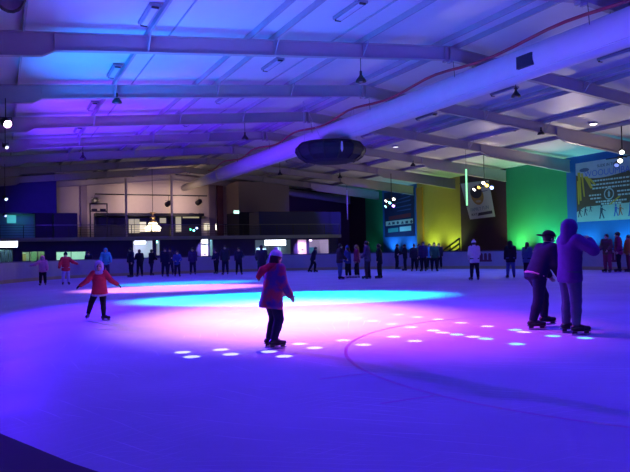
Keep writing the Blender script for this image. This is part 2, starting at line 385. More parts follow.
# counter units and dark furniture seen through the openings
o = OPS['w6']; MB().bb(o[0]+.1, o[1]-.1, YB-.8, YB-.3, .0, 1.55).build('storage_cabinet', mat('teal_cabinet', (.02,.16,.18), .6), label='teal cabinet inside the lit room behind the far right window', cat='cabinet')
o = OPS['w1']; 
for k in range(3):
    x = pm(2+k*4.5, 250, YW).x; MB().bb(x-.12, x+.12, YB-.5, YB-.2, 0, 1.75+.1*k).build('vending_machine' if k == 1 else 'locker', M_dark, label=['slim dark locker nearest the edge of the photo in the far left lit window','dark machine between two lockers in the far left lit window','dark locker beside the machine in the far left lit window'][k], cat=['locker','machine','locker'][k])
x = pm(34, 250, YW).x
for k, dx in enumerate((-.7, .1, .8)):
    MB().bb(x+dx-.2, x+dx+.2, YB-.5, YB-.2, 0, 1.5+.12*k).build('display_stand', mat('warm_stand%d' % k, ((.3,.2,.12),(.12,.2,.16),(.25,.3,.2))[k], .7), label=['brown display stand in the left half of the green lit window','dark green display stand in the middle of the green lit window','olive display stand in the right part of the green lit window'][k], cat='display stand')
# kiosk counter + hanging light box signs
o = OPS['k']; MB().bb(o[0], o[1], YW-.25, YW-.01, -.03, .92).build('kiosk_counter', M_frame, label='dark service counter under the glowing white sign', cat='counter')
M_sign = mat('lit_white_sign', (.9,.9,.9), .5, emit=(.80,.85,1), es=5.5)
def lightbox(px0, px1, py0, py1, Y, lab, m=M_sign):
    a = at(px0, py1, Y=Y); b = at(px1, py0, Y=Y); e = empty('light_box_sign', ((a.x+b.x)/2, Y, a.z), 0, lab, 'sign'); w = (b.x-a.x)/2; h = b.z-a.z
    MB().bb(-w, w, 0, .12, 0, h).build('casing', M_frame, e, bevel=.02)
    MB().bb(-w+.03, w-.03, -.012, 0, .03, h-.03).build('lit_face', m, e)
lightbox(264.5, 286, 239.5, 246, YM+.2, 'glowing white light box sign above the service kiosk')
lightbox(-14, 18, 240.8, 248, YM-.25, 'long glowing white light box at the far left under the balcony')
lightbox(134, 146, 240.5, 244.5, YM+.3, 'cyan white lit sign over the open entrance')
lightbox(202, 208, 238.8, 243.5, YM+.3, 'small white lit sign above the white door with a notice')
# bright screens in the kiosk back wall
M_scr = mat('lit_menu', (.5,.6,.7), .5, emit=(.45,.75,1), es=2.2)
for k, (a0, a1, y0, y1) in enumerate(((257, 261, 248, 251), (261.5, 266, 248.5, 254), (276.5, 280, 247.5, 252), (282, 285.5, 247.5, 252))):
    a = at(a0, y1, Y=YB-.1); c_ = at(a1, y0, Y=YB-.1)
    MB().bb(a.x, c_.x, YB-.06, YB-.005, a.z, c_.z).build('mounted_screen', M_scr, label=['small cyan lit screen at the left edge of the kiosk window','larger cyan lit screen second from left inside the kiosk','cyan lit screen third from left inside the kiosk','cyan lit screen at the right end inside the kiosk'][k], cat='screen')

# ---- upper floor: dark blocks, kiosk, bar
def block(nm, px0, px1, Y0, depth, z0, z1, m, lab=None, cat=None, kind=None):
    x0 = at(px0, 220, Y=Y0).x; x1 = at(px1, 220, Y=Y0).x
    return MB().bb(x0, x1, Y0, Y0+depth, z0, z1).build(nm, m, kind=kind, label=lab, cat=cat)
x4 = at(56.5, 190, Y=60).x
MB().prism_xz([(XL, 5.0), (x4, 5.0), (x4, rz_(x4, CE-.25)), (XL, rz_(XL, CE-.25))], 60, YF).build('wall_plant_room', M_navy, kind='structure')
MB().bb(at(35, 215, Y=60).x, x4, 60, 60.2, zs-.02, 5.0).build('wall_plant_room', M_dark, kind='structure')
MB().bb(XL, x4, 61.8, 62, zs-.02, 5.0).build('wall_plant_room', mat('teal_room', (.12,.3,.32), .8), kind='structure')
p0 = at(7, 223, Y=61.6); p1 = at(16, 215, Y=61.6)
MB().bb(p0.x, p1.x, 61.72, 61.8, p0.z, p1.z).build('window_8', mat('teal_lit_window', (.1,.4,.4), .5, emit=(.06,.42,.40), es=.9), kind='structure')
pt = at(20, 220, Y=60.8); point('upper_room_lamp', (pt.x, 60.9, 4.4), 9, (.15,.75,.8), .1)
block('ticket_booth', 54, 77.5, 57.5, 2.2, zs-.02, 4.85, M_dark, 'square dark booth on the upper floor beside the beige wall', 'booth')
block('projection_booth', 259, 341, 56.0, 2.6, zs-.02, 5.0, mat('booth_blue', (.012,.012,.13), .6, noise=.1), 'long low dark blue booth on the right part of the upper floor', 'booth')
block('wall_upper_room', 239, 289.5, 62.0, 3.9, 5.3, 8.45, mat('dim_beige', (.30,.23,.25), .8, noise=.05), kind='structure')
block('wall_upper_room', 239, 259, 62.0, 3.9, zs-.02, 5.3, M_dark, kind='structure')
for px, w, m in ((84, .6, mat('mauve_pilaster', (.20,.15,.22), .8)), (213, .75, mat('mauve_pilaster', (.2,.15,.22), .8)), (220.5, .65, mat('wine_pilaster', (.13,.04,.07), .8))):
    x = at(px, 210, Y=65.7).x; MB().bb(x-w/2, x+w/2, 65.72, 66.0, zs-.02, rz_(x, .1)).build('trim_3', m, kind='structure')
# header and back bar
x0, x1 = at(95, 213, Y=65).x, at(203, 213, Y=65).x
MB().bb(x0, x1, 64.6, 66.0, 5.02, 5.3).build('bar_canopy', M_black, label='long black canopy over the lit bar on the upper floor', cat='canopy')
MB().bb(x0, x1, 65.7, 66.0, zs-.02, 5.02).build('bar_back_wall', mat('bar_back', (.03,.03,.06), .6), label='dark back wall of the bar under the canopy', cat='bar')
M_bar = mat('lit_bar_shelf', (.5,.5,.4), .5, emit=(.75,.66,.40), es=.5); M_barb = mat('bright_bar_panel', (.6,.6,.5), .5, emit=(1,.88,.62), es=.9)
for (a0, a1, y0, y1, mm, lab) in ((129, 134, 219, 233, M_bar, 'dim yellow lit panel at the left end of the bar'), (134.8, 139.5, 219, 233, M_bar, 'dim yellow lit panel left of the bright bar panel'), (140, 146, 222, 232, M_barb, 'bright cream lit panel beside the chandelier'),
        (160, 166, 218, 223, M_bar, 'small dim lit panel right of the chandelier'), (176, 181, 216, 232, M_bar, 'tall dim lit panel right of the thin column'), (183, 199, 215, 217.5, M_bar, 'thin yellow lit strip under the canopy end'), (205, 209.5, 223.5, 230, M_barb, 'small bright cream lit cabinet right of the bar')):
    a = at(a0, y1, Y=65.6); c_ = at(a1, y0, Y=65.6)
    MB().bb(a.x, c_.x, 65.6, 65.69 if a0 < 204 else 65.99, max(a.z, zs+.05) if a0 != 183 else 4.86, min(c_.z, 5.0)).build('lit_panel', mm, label=lab, cat='lit panel')
a = at(216, 230, Y=63); e = empty('tube_lamp', (a.x, 63, zs-.02)); MB().tube([(0,0,0),(0,0,a.z-zs+.02)], .04).build('stand', M_black, e); MB().tube([(0,0,a.z-zs+.02), (0,0,a.z-zs+.64)], .06).build('glowing_tube', mat('warm_tube', (1,1,1), .5, emit=(1,.85,.7), es=2.5), e); tag(e, 'short upright glowing tube lamp right of the bar', 'lamp')
# thin columns
for px in (126.3, 172):
    x = at(px, 220, Y=62).x
    MB().bb(x-.09, x+.09, 61.9, 62.1, zs-.02, rz_(x, .1)).build('thin_column', mat('grey_column', (.30,.27,.26), .6), label='thin upper floor column %s the chandelier' % ('left of' if px < 150 else 'right of'), cat='column')
# lighting pipe and stage spots
pa, pc = at(95, 194, Y=64), at(207, 195.5, Y=64)
MB().tube([(pa.x, 64, pa.z), (pc.x, 64, pa.z)], .06).build('lighting_pipe', M_black, label='long black lighting pipe hung before the beige wall', cat='pipe')
def hung_spot(p, zt, d, lab, lens, es=3, lamp=None, n='stage_spotlight', r=.16, L=.4, cat='spotlight', grp=None):
    e = empty(n, p, 0, lab, cat, grp); R = rot_to(d)
    MB().tube([(0,0,r*1.1), (0,0,zt-p[2])], .02, 6).build('drop_rod', M_black, e)
    MB().box((0,0,r*1.1), (r*2.5,.03,.03)).box((-r*1.22,0,.05), (.025,.03,.25)).box((r*1.22,0,.05), (.025,.03,.25)).build('yoke', M_black, e)
    bd = MB().lathe([(r*.6,-L/2),(r*.85,-L/2+.05),(r,.0),(r*1.05,L/2),(r*.9,L/2),(r*.85,L/2-.03)], (0,0,0), 16, R).build('lamp_body', M_black, e, smooth=True)
    MB().lathe([(r*.84,L/2-.03),(r*.84,L/2-.02),(.001,L/2-.012)], (0,0,0), 16, R).build('lens', lens, bd)
    return e
M_lensoff = mat('dark_lens', (.05,.05,.08), .1)
for px, py, lab in ((95, 200.5, 'black spotlight hung at the left end of the pipe above the metal rack'), (168.5, 203.5, 'black spotlight hung beside the thin column'), (199, 202, 'black spotlight hung at the right end of the pipe')):
    p = at(px, py, Y=64); hung_spot(p, pa.z-.065, (-.3,.9,-.3), lab, M_lensoff, r=.26, L=.6)
# metal rack
e = empty('metal_rack', at(99, 235, Y=62)*1.0, 0, 'tall open metal rack with two shelves at the left of the bar', 'rack'); e.location.z = zs-.02
w = .75; h = at(99, 203, Y=62).z - zs
for s in (-1, 1):
    MB().bb(s*w-.05, s*w+.05, -.05, .05, 0, h).build('upright', M_black, e)
for z in (h-.75, h-.05): MB().bb(-w, w, -.2, .2, z-.04, z+.04).build('shelf', M_black, e)
for s in (-1, 1): MB().bb(s*.38-.24, s*.38+.24, -.15, .15, h-.71, h-.52).build('speaker_box', M_dark, e)
# exit sign
p = at(236.5, 212, Y=61.8)
e = empty('exit_sign', (p.x, 61.9, p.z), 0, 'small bright lit exit sign on the dim wall of the upper floor', 'sign')
MB().bb(-.3,.3,-.06,.06,-.17,.17).build('casing', M_black, e); MB().bb(-.28,.28,-.075,-.06,-.15,.15).build('lit_face', mat('exit_face', (.7,.9,.8), .5, emit=(.55,.95,.85), es=2.2), e)
text_mesh('lettering', 'EXIT', .2, Matrix.Translation((0,-.08,0)) @ Matrix.Rotation(PI/2,4,'X'), mat('exit_green', (.0,.25,.1), .5), e)
# chandelier
Yc = 58.0; p = at(153, 229.5, Y=Yc); ztop = rz_(p.x, CE-.3)
e = empty('chandelier', (p.x, Yc, p.z), 0, 'glowing tiered glass chandelier hanging over the upper floor bar', 'chandelier')
MB().tube([(0,0,1.5), (0,0,ztop-p.z)], .02, 6).build('chain', M_black, e)
MB().lathe([(.04,.6),(.34,.62),(.34,.75),(.22,.8),(.2,1.0),(.28,1.04),(.26,1.12),(.1,1.16),(.1,1.42),(.3,1.46),(.28,1.54),(.03,1.56)], n=20).build('stem', mat('brass_warm', (.55,.38,.15), .35, metal=.6), e, smooth=True)
M_ch = mat('lit_crystal', (.9,.85,.7), .4, emit=(1,.86,.55), es=2.2)
sh = MB().lathe([(.08,-.05),(.55,.0),(.74,.1),(.68,.22),(.45,.40),(.38,.6),(.34,.62)], n=24).build('crystal_skirt', M_ch, e, smooth=True)
b = MB()
for k in range(24):
    a_ = 2*PI*k/24; MB().lathe([(.01,-.2),(.03,-.12),(.01,-.02)], (.62*math.cos(a_), .62*math.sin(a_), .02), 6).build('crystal_drop', M_ch, e)
point('chandelier_lamp', (p.x, Yc-1.0, p.z+.2), 60, (1,.75,.42), .3)
# laser dots on the bar
for k, (px, py, col) in enumerate(((190, 229.5, (.1,1,.4)), (193.5, 230.5, (.2,.9,1)), (196.5, 228.2, (.4,.5,1)))):
    q = at(px, py, Y=61); e = empty('disco_light', q, 0, ['green disco light on the bar railing','cyan disco light right of the green one on the railing','blue disco light right of the cyan one on the railing'][k], 'disco light')
    MB().lathe([(.08,-.1),(.12,-.02),(.12,.1),(.05,.12)], n=12, R=rot_to((0,-1,0))).build('housing', M_black, e)
    MB().lathe([(.1,.1),(.1,.125),(.001,.135)], n=12, R=rot_to((0,-1,0))).build('lens', mat('disco%d' % k, col, .4, emit=col, es=6), e)
    MB().tube([(0,0,-.05),(0,0,zs-q.z)], .025, 6).build('stand', M_black, e)

# ------------------------------------------------------------------ ceiling services
M_duct = mat('fabric_duct', (.78,.76,.84), .55, noise=.06, nscale=2)
DX, DZ, DR = 16.75, 7.83, .56
duct = empty('air_duct', (DX, 10, DZ), 0, 'long pale round air duct running under the roof ridge', 'air duct')
b = MB(); n = 28; ys = [-6]
pth = []
y = -6.0
while y < 42: pth += [(0, y, 0)]; y += .5
# spiral seams as slight rings
rr = [DR + (.008 if k % 2 else 0) for k in range(len(pth))]
b.tube(pth, rr, n); b.build('duct_body', M_duct, duct, smooth=True)
MB().tube([(0, 42, 0), (0, 53.9, 0)], [DR*.92, DR*.6], n).build('tapered_end', M_duct, duct, smooth=True)
b = MB()
b.tube([(DR*math.cos(math.radians(-128)), -6, DR*math.sin(math.radians(-128))), (DR*math.cos(math.radians(-128)), 42, DR*math.sin(math.radians(-128)))], .035, 6)
b.build('outlet_strip', mat('pale_strip', (.8,.8,.85), .4), duct)
gp = at(529, 45, X=DX-.35)
MB().bb(-.62,-.5, gp.y-10-.35, gp.y-10+.35, -.3, .12).build('grille', M_dark, duct)
b = MB()
for yb in BEAMS[:7]:
    for s in (-1, 1): b.tube([(s*DR*.8, yb-10, DR*.6), (s*.5, yb-10, RZ-DZ-.02)], .012, 5)
b.build('hangers', M_black, duct)
# red pipe
M_red = mat('red_pipe', (.33,.03,.06), .5)
b = MB(); ppts = []
y = 6.0; k = 0
while y < 52:
    ppts.append((15.55 + .1*math.sin(y*.9), y, 8.15 + .10*math.sin(y*.97))); y += .8
b.tube(ppts, .055, 8).build('red_pipe', M_red, label='wavy red pipe running beside the air duct under the ridge', cat='pipe')
b = MB()
# bowl speaker cluster
bc = Vector((16.3, 31.0, 6.62))
e = empty('hanging_drum', bc, 0, 'big dark bowl shaped drum hung on wires over centre ice', 'hanging drum')
MB().lathe([(1.70,.50),(1.88,.32),(1.92,.12),(1.74,-.18),(1.40,-.40),(.9,-.5),(.05,-.52)], n=14).build('shell', mat('drum_cloth', (.012,.01,.035), .7, noise=.3, nscale=3), e)
b = MB()
for k in range(14):
    a_ = 2*PI*(k)/14; cs, sn = math.cos(a_), math.sin(a_)
    MB().tube([(r*cs, r*sn, z) for r, z in ((1.71,.5),(1.9,.32),(1.94,.12),(1.76,-.19),(1.42,-.42))], .025, 5).build('rib', M_black, e)
MB().lathe([(1.72,.48),(1.76,.52),(1.70,.56),(.05,.56)], n=14).build('top_rim', M_black, e)
for k in range(4):
    a_ = PI/4 + PI/2*k
    ax_ = -1.5 if math.cos(a_) < 0 else 1.6; MB().tube([(1.5*math.cos(a_), 1.5*math.sin(a_), .5), (ax_, .2, rz_(bc.x+ax_, CE)-bc.z)], .012, 5).build('cable', mat('steel_wire', (.5,.5,.55), .4, metal=.5), e)
MB().lathe([(.02,-.35),(.07,-.2),(.05,.15),(.02,.2)], (-.35,-1.95,.18), 8).build('marker_lamp', mat('pale_lamp', (.6,.6,.75), .4), e)
# fluorescent battens
M_bat = mat('batten_body', (.22,.22,.28), .5); M_dif = mat('batten_diffuser', (.50,.50,.60), .4)
fl = []
def batten(x, y0, L, lab):
    z = rz_(x, CE) - .125
    e = empty('fluorescent_batten', (x, y0+L/2, z), 0, lab, 'ceiling light', 'unlit fluorescent battens under the roof')
    MB().bb(-.17, .17, -L/2, L/2, 0, .09).build('casing', M_bat, e)
    MB().bb(-.09, .09, -L/2+.08, L/2-.08, -.04, 0).build('diffuser', M_dif, e, bevel=.015)
    b = MB()
    for s in (-1, 1): MB().bb(-.1, .1, s*(L/2-.04)-.035, s*(L/2-.04)+.035, -.05, 0).build('end_cap', M_black, e)
rows = {3.95: 'over the left side of the ice', 9.9: 'left of the ridge', 22.05: 'right of the ridge', 27.95: 'near the right boards'}
ORD = ['first', 'second', 'third', 'fourth', 'fifth', 'sixth', 'seventh']
for x in rows:
    for k in range(7):
        y0 = 16.5 + 6.35*k + (1.3 if x < 5 else 0)
        batten(x, y0, 1.65, '%s unlit batten from the camera in the row %s' % (ORD[k], rows[x]))
# conduit runs on the left slope
for k, x in enumerate((11.0, 5.0)):
    MB().tube([(x, 8, rz_(x, CE-.04)), (x, 60, rz_(x, CE-.04))], .03, 6).build('conduit', M_purlin, label=['thin conduit run along the ceiling beside the ridge side battens','thin conduit run along the ceiling above the left boards'][k], cat='conduit')
# bell pendants
def pendant(x, y, zt, z, lab):
    e = empty('bell_pendant', (x, y, z), 0, lab, 'pendant lamp', 'black bell pendants hung from the beams')
    MB().tube([(0,0,.3), (0,0,zt-z)], .015, 5).build('cable', M_black, e)
    MB().lathe([(.20,0),(.18,.08),(.10,.18),(.05,.26),(.045,.40),(.02,.42)], n=16).build('bell_shade', M_black, e, smooth=True)
    MB().lathe([(.02,-.02),(.08,.0),(.09,.05),(.04,.09)], n=12).build('bulb', mat('dead_bulb', (.3,.3,.35), .3), e, smooth=True)
for (px, py, yb, lab) in ((361, 82, 20.25, 'black bell pendant hung from the nearest beam left of the ridge'), (117, 103, 26.75, 'black bell pendant hung from the second beam at the left'), (245, 139.5, 33.25, 'black bell pendant hung below the third beam left of the duct'),
        (83, 159, 39.75, 'black bell pendant hung from the fourth beam at the far left'), (516, 97, 20.25, 'black bell pendant just right of the duct under the nearest beam'), (541, 134.5, 26.75, 'black bell pendant under the second beam at the right'), (413, 166, 39.75, 'black bell pendant hung at the right middle of the roof'),
        (280, 175, 46.25, 'small black bell pendant below the hanging drum'), (340, 178, 46.25, 'small black bell pendant right below the hanging drum')):
    p = at(px, py, Y=yb); pendant(p.x, yb, rz_(p.x, -.02), p.z, lab)
# one round downlight; two glowing discs imitate glow and reflection on the ceiling
for k, (px, py) in enumerate(((593, 108), (396, 163), (490, 126))):
    X0 = (30.2, 25.5, 28.0)[k]; p = at(px, py, X=X0); zc = rz_(X0, CE)-.07
    e = empty('ceiling_glow_disc', (X0, p.y, zc), 0, ['bright round downlight on the ceiling at the right edge','faint glow on the ceiling over the right boards made as a lit disc','warm reflection on the ceiling between right purlins made as a lit disc'][k], 'downlight')
    MB().lathe([(.22,.07),(.24,.0),(.2,-.02)], n=16).build('ring', M_bat, e)
    MB().lathe([(.19,-.02),(.15,-.05),(.001,-.06)], n=16).build('lens', mat('downlight%d' % k, (1,1,1), .4, emit=((1,.95,.85),(.9,.85,.8),(1,.6,.3))[k], es=(9, 1.2, .8)[k]), e)
point('downlight_lamp', at(593, 108, X=30.2)-Vector((0,0,.25)), 22, (1,.9,.75), .15)

# ------------------------------------------------------------------ coloured lamp clusters
def par_cluster(p, ztop, lens, lab, n='hanging_stage_lights'):
    e = empty(n, p, 0, lab, 'stage lights')
    MB().tube([(0,0,0), (0,0,ztop-p.z)], .03, 6).build('drop_pole', M_black, e)
    MB().tube([(0,-1.0,0), (0,1.0,0)], .03, 6).tube([(-.35,0,0.0),(.35,0,0.0)], .025, 6).build('cross_bar', M_black, e)
    k = 0
    for (oy, oz, col, es) in lens:
        d = Vector((-1, -.9+.2*k, -.75)).normalized(); R = rot_to(d); c0 = Vector((-.1, oy, oz))
        can = MB().lathe([(.09,-.2),(.13,-.14),(.14,.16),(.15,.18),(.13,.18),(.12,.15)], c0, 14, R).build('par_can', M_black, e, smooth=True)
        MB().lathe([(.118,.14),(.118,.15),(.001,.165)], c0, 14, R).build('lens', mat('lens_%d_%d_%d_%d' % (int(col[0]*99), int(col[1]*99), int(col[2]*99), int(es)), (.1,.1,.1), .3, emit=col, es=es), can)
        k += 1
    return e
W, CY_, VI, AM, BL = (1,.95,.9), (.2,.9,1), (.45,.2,1), (1,.65,.1), (.25,.35,1)
XC = 29.5
pA = at(486, 187, X=XC); par_cluster(Vector((XC, 33.8, 5.45)), rz_(XC, .0), [(-.85,-.15,BL,9),(-.4,.05,AM,8),(-.1,.25,W,9),(.35,.0,AM,4),(.8,-.1,W,8)], 'stage light cluster with amber white and blue lamps before the tilted banner')
par_cluster(Vector((XC, 45.3, 5.2)), rz_(XC, 0), [(-.55,.25,W,9),(-.5,-.3,VI,12),(.0,.0,CY_,9),(.55,.2,W,7),(.6,-.25,CY_,8)], 'stage light cluster with cyan white and violet lamps before the dark sponsor board')
par_cluster(Vector((XC, 23.05, 5.95)), rz_(XC, 0), [(-.05,.28,W,9),(.05,-.15,W,9),(.25,-.35,BL,1)], 'stage light cluster with two white lamps before the large right banner')
# left side: a row of lamps on poles hung from each beam
for k, (yb, z, col, es, r, lab) in enumerate(((26.6, 6.45, (1,.55,.95), 16, .17, 'blazing pink white spotlight on the left lamp row'), (33.1, 6.55, (.7,.7,1), 2, .10, 'small white spotlight below the blazing one on the left lamp row'), (46.2, 5.15, (.45,.6,1), 3, .12, 'blue white spotlight on the left lamp row beside the dark plant room'),
        (58.9, 4.75, (.35,.5,1), 2.5, .12, 'lowest blue spotlight on the left lamp row before the dark wall'), (15.0, 7.0, None, 0, .3, 'large dark unlit spotlight at the top left corner of the roof'))):
    x = .12 + .004*yb
    lens = mat('leftlens%d' % k, (.1,.1,.1), .3, emit=col, es=es) if col else M_lensoff
    hung_spot(Vector((x, yb, z)), rz_(x, -.02), (.35,-.8,-.45), lab, lens, r=r, L=.42)
e = None
# ------------------------------------------------------------------ hanging LED tubes
for (px, y0, y1, X0, m, lab) in ((467, 169, 206, XC, mat('green_tube', (.5,.8,.6), .4, emit=(.30,1,.45), es=1.3), 'glowing green white tube hung upright beside the tilted banner'), (347.5, 190, 220, XC, mat('dim_tube', (.35,.33,.48), .5), 'unlit pale tube hung upright before the dark far wall')):
    a = at(px, y1, X=X0); c_ = at(px, y0, X=X0)
    e = empty('hanging_tube', (a.x, a.y, a.z), 0, lab, 'tube light')
    MB().tube([(0,0,0), (0,0,c_.z-a.z)], .06, 10).build('tube', m, e, smooth=True)
    MB().tube([(0,0,c_.z-a.z), (0,0,rz_(a.x, CE-.1)-a.z)], .012, 5).build('wire', M_black, e)
    MB().lathe([(.07,-.05),(.07,.03),(.06,.03)], n=10).build('end_cap', M_black, e)

# ------------------------------------------------------------------ banners on the right wall
def M_wall(X, y, z):  # frame with local x = towards image right (-Y), local y = up, facing -X
    return Matrix(((0,0,-1,X),(-1,0,0,y),(0,1,0,z),(0,0,0,1)))
def flat(b, pts2, z0, z1):
    n = len(pts2); b.add([(x,y,z0) for x,y in pts2]+[(x,y,z1) for x,y in pts2], [tuple(range(n)), tuple(range(n,2*n))]+[(i,(i+1)%n,(i+1)%n+n,i+n) for i in range(n)]); return b
def flat_build(b, name, m, parent):
    return b.build(name, m, parent)
# big advert: corners
a = at(575.5, 163, X=XR-.06); c_ = at(630, 152, X=XR-.06); zt = 7.1; zb = at(580, 222, X=XR-.06).z
e = empty('hanging_banner', (0,0,0), 0, 'large blue and gold advertising banner on the blue wall at the right', 'banner'); y0 = a.y; yw = 4.95
e.matrix_world = M_wall(XR-.06, y0, zb); Hh = zt-zb
MP = lambda n, c, **k: mat(n, c, .6, **k)
P = lambda u, v: (u*yw, v*Hh)
b = MB(); flat(b, [P(0,0), P(1,0), P(1,1), P(0,1)], -.03, 0).build('cloth', MP('print_slate', (.12,.055,.045), noise=.3, nscale=1.5), e)
b = MB(); top = [P(0,1), P(0,.86)] + [P(k/12, .80-.10*math.sin(PI*(k/12)**.8)*.9) for k in range(13)] + [P(1,1)]
flat(b, top, 0, .006).build('pale_top', MP('print_lavender', (.42,.34,.54), noise=.15, nscale=2), e)
b = MB(); flat(b, [P(0,0), P(1,0), P(1,.265), P(.15,.25), P(0,.17)], 0, .006).build('pale_ice_strip', MP('print_pale', (.40,.45,.48), noise=.1, nscale=3), e)
b = MB(); rg = random.Random(3)
for (u0, v0, u1, v1, w) in ((.03,.84,.06,.36,.03),(.09,.82,.13,.42,.02),(.14,.76,.25,.55,.04),(.2,.72,.32,.6,.03),(.02,.7,.03,.3,.02),(.95,.6,.9,.3,.03),(.70,.38,.54,.25,.025)):
    w *= 1.7; flat(MB(), [P(u0,v0), P(u0+w,v0), P(u1+w*.6,v1), P(u1,v1)], .007, .012).build('gold_ray', MP('print_gold', (.60,.32,.04)), e)
b = MB()
for v, u0, u1 in ((.665,.28,.95),(.60,.26,.93),(.54,.28,.94),(.43,.22,.42),(.375,.24,.42),(.46,.68,.92),(.40,.69,.9),(.315,.33,.82),(.275,.42,.75)):
    u = u0; b = MB()
    while u < u1:
        w = rg.uniform(.02,.05); flat(b, [P(u,v-.012), P(min(u+w,u1),v-.012), P(min(u+w,u1),v+.014), P(u,v+.014)], 0, .008); u += w+.012
    b.build('print_line', MP('print_white', (.55,.54,.62)), e)
b = MB(); cx_, cy_ = P(.55,.43)
for k in range(24):
    a0, a1 = 2*PI*k/24, 2*PI*(k+1)/24
    flat(b, [(cx_+r*math.cos(t), cy_+r*math.sin(t)) for r, t in ((.32,a0),(.40,a0),(.40,a1),(.32,a1))], 0, .009)
flat(b, [(cx_-.07,cy_-.2),(cx_+.07,cy_-.2),(cx_+.09,cy_+.1),(cx_,cy_+.24),(cx_-.09,cy_+.1)], 0, .009)
b.build('round_crest', MP('print_silver', (.42,.42,.50)), e)
b = MB(); cx_, cy_ = P(.15,.87)
flat(b, [(cx_+.42*math.cos(2*PI*k/16), cy_+.14*math.sin(2*PI*k/16)) for k in range(16)], 0, .009); b.build('oval_badge', MP('print_navy', (.08,.08,.2)), e)
T = lambda u, v: Matrix.Translation((*P(u,v), .008))
text_mesh('heading', 'SLIDE IN THE', .27, T(.53,.905), MP('print_black', (.03,.025,.05)), e)
text_mesh('title', 'WOOUUMBA', .60, T(.52,.79), MP('print_blue', (.10,.13,.55)), e)
def figure(b, u, v, s, lean=0):
    x, y = P(u, v)
    def q(pts_): flat(b, [(x+px*s, y+py*s) for px, py in pts_], 0, .012)
    q([(-.13,.45),(.1,.45),(.16,.9),(-.1,.95)]); q([(-.13,.47),(.0,.47),(-.12,0),(-.24,0)]); q([(0,.47),(.12,.47),(.3,.03),(.2,0)])
    q([(.02+.1*math.cos(2*PI*k/10), 1.07+.11*math.sin(2*PI*k/10)) for k in range(10)]); q([(.1,.85),(.15,.75),(.42,.6),(.42,.68)])
for nm, m, fs in (('dark_figure', MP('print_charcoal', (.05,.05,.10)), ((.05,.08,.62),(.15,.10,.55),(.24,.16,.4),(.42,.035,.82))), ('blue_figure', MP('print_royal', (.06,.10,.42)), ((.65,.06,.70),(.88,.05,.88))), ('red_figure', MP('print_red', (.50,.10,.06)), ((.72,.07,.62),))):
    for u, v, s in fs: b = MB(); figure(b, u, v, s); b.build(nm, m, e)
# tilted white banner on the maroon bay, hung before the wall
XB = 36.3
a = [at(x, y, X=XB) for x, y in ((460.5,183.5),(488.5,180),(495,216.5),(470,219.5))]
y0, z0 = a[3].y, a[3].z
e = empty('hanging_banner', (0,0,0), 0, 'white banner with gold oval emblem hanging crooked on the maroon wall', 'banner'); e.matrix_world = M_wall(XB, y0, z0)
C2 = [(-(p.y-y0), p.z-z0) for p in a]
b = MB(); flat(b, C2, -.02, 0).build('cloth', MP('print_offwhite', (.52,.54,.56), noise=.08, nscale=2), e)
def Q(u, v):
    tl, tr, br, bl = [Vector(p) for p in C2]; return tuple((bl*(1-u)+br*u)*(1-v) + (tl*(1-u)+tr*u)*v)
ell = lambda u, v, ru, rv, n=20: [Q(u+ru*math.cos(2*PI*k/n), v+rv*math.sin(2*PI*k/n)) for k in range(n)]
flat(MB(), ell(.50,.62,.23,.26), 0, .006).build('gold_oval', MP('print_ochre', (.36,.20,.05), noise=.2, nscale=3), e)
flat(MB(), ell(.48,.70,.21,.16), .006, .012).build('dark_oval', MP('print_black', (.03,.025,.05)), e)
b = MB()
flat(b, ell(.50,.46,.10,.035), .006, .012); b.build('pale_patch', MP('print_tan', (.45,.38,.28)), e)
for bd, u, v, s, mm in (('FAMILY FUN', .48, .255, .42, MP('print_teal', (.10,.20,.32))), ('SKATE', .23, .115, .28, MP('print_black', (.03,.025,.05)))):
    q = Q(u, v); text_mesh('lettering', bd, s, Matrix.Translation((*q, .008)) @ Matrix.Rotation(math.radians(3),4,'Z'), mm, e)
b = MB(); flat(b, [Q(.36,.07), Q(.93,.09), Q(.93,.17), Q(.40,.15)], 0, .008).build('black_bar', MP('print_black', (.03,.025,.05)), e)
b = MB(); MB().tube([(C2[0][0]-.1, C2[0][1], .03), (C2[1][0]+.1, C2[1][1]+.03, .03)], .03, 6).build('hanging_rod', M_black, e)
flat(MB(), [Q(.62,.70), Q(.9,.71), Q(.9,.73), Q(.62,.72)], 0, .008).build('thin_print', MP('print_navy', (.08,.08,.2)), e)
# sponsor board on the far blue bay
XS = XR-.05
a = at(383.5, 190, X=XS); c_ = at(415, 238, X=XS); y0 = at(385, 236, X=XS).y; z0 = 2.45; Wd = y0 - at(414.5, 237, X=XS).y; Ht = 4.75
e = empty('sponsor_sign', (0,0,0), 0, 'dark navy sponsor board with pale logo strips on the far blue wall', 'sign board'); e.matrix_world = M_wall(XS, y0, z0)
P = lambda u, v: (u*Wd, v*Ht)
flat(MB(), [P(0,0),P(1,0),P(1,1),P(0,1)], -.03, 0).build('board', MP('board_navy', (.012,.016,.10), noise=.3, nscale=1.5), e)
b = MB()
for u0, v0, u1, v1 in ((.5,.80,.9,.84),(.4,.72,.9,.76),(.3,.62,.92,.66),(.62,.9,.92,.93),(.45,.55,.9,.57)): flat(b, [P(u0,v0),P(u1,v1-.01),P(u1,v1+.02),P(u0,v0+.015)], 0, .005)
b.build('blue_streaks', MP('print_mid_blue', (.04,.09,.32)), e)
flat(MB(), [P(.15,.375),P(.9,.41),P(.9,.49),P(.15,.455)], 0, .006).build('red_strip', MP('print_wine', (.17,.02,.05)), e)
flat(MB(), [P(.04,.25),P(.96,.27),P(.96,.37),P(.04,.35)], 0, .006).build('white_strip', MP('print_offwhite', (.52,.54,.56)), e)
b = MB(); rg = random.Random(5)
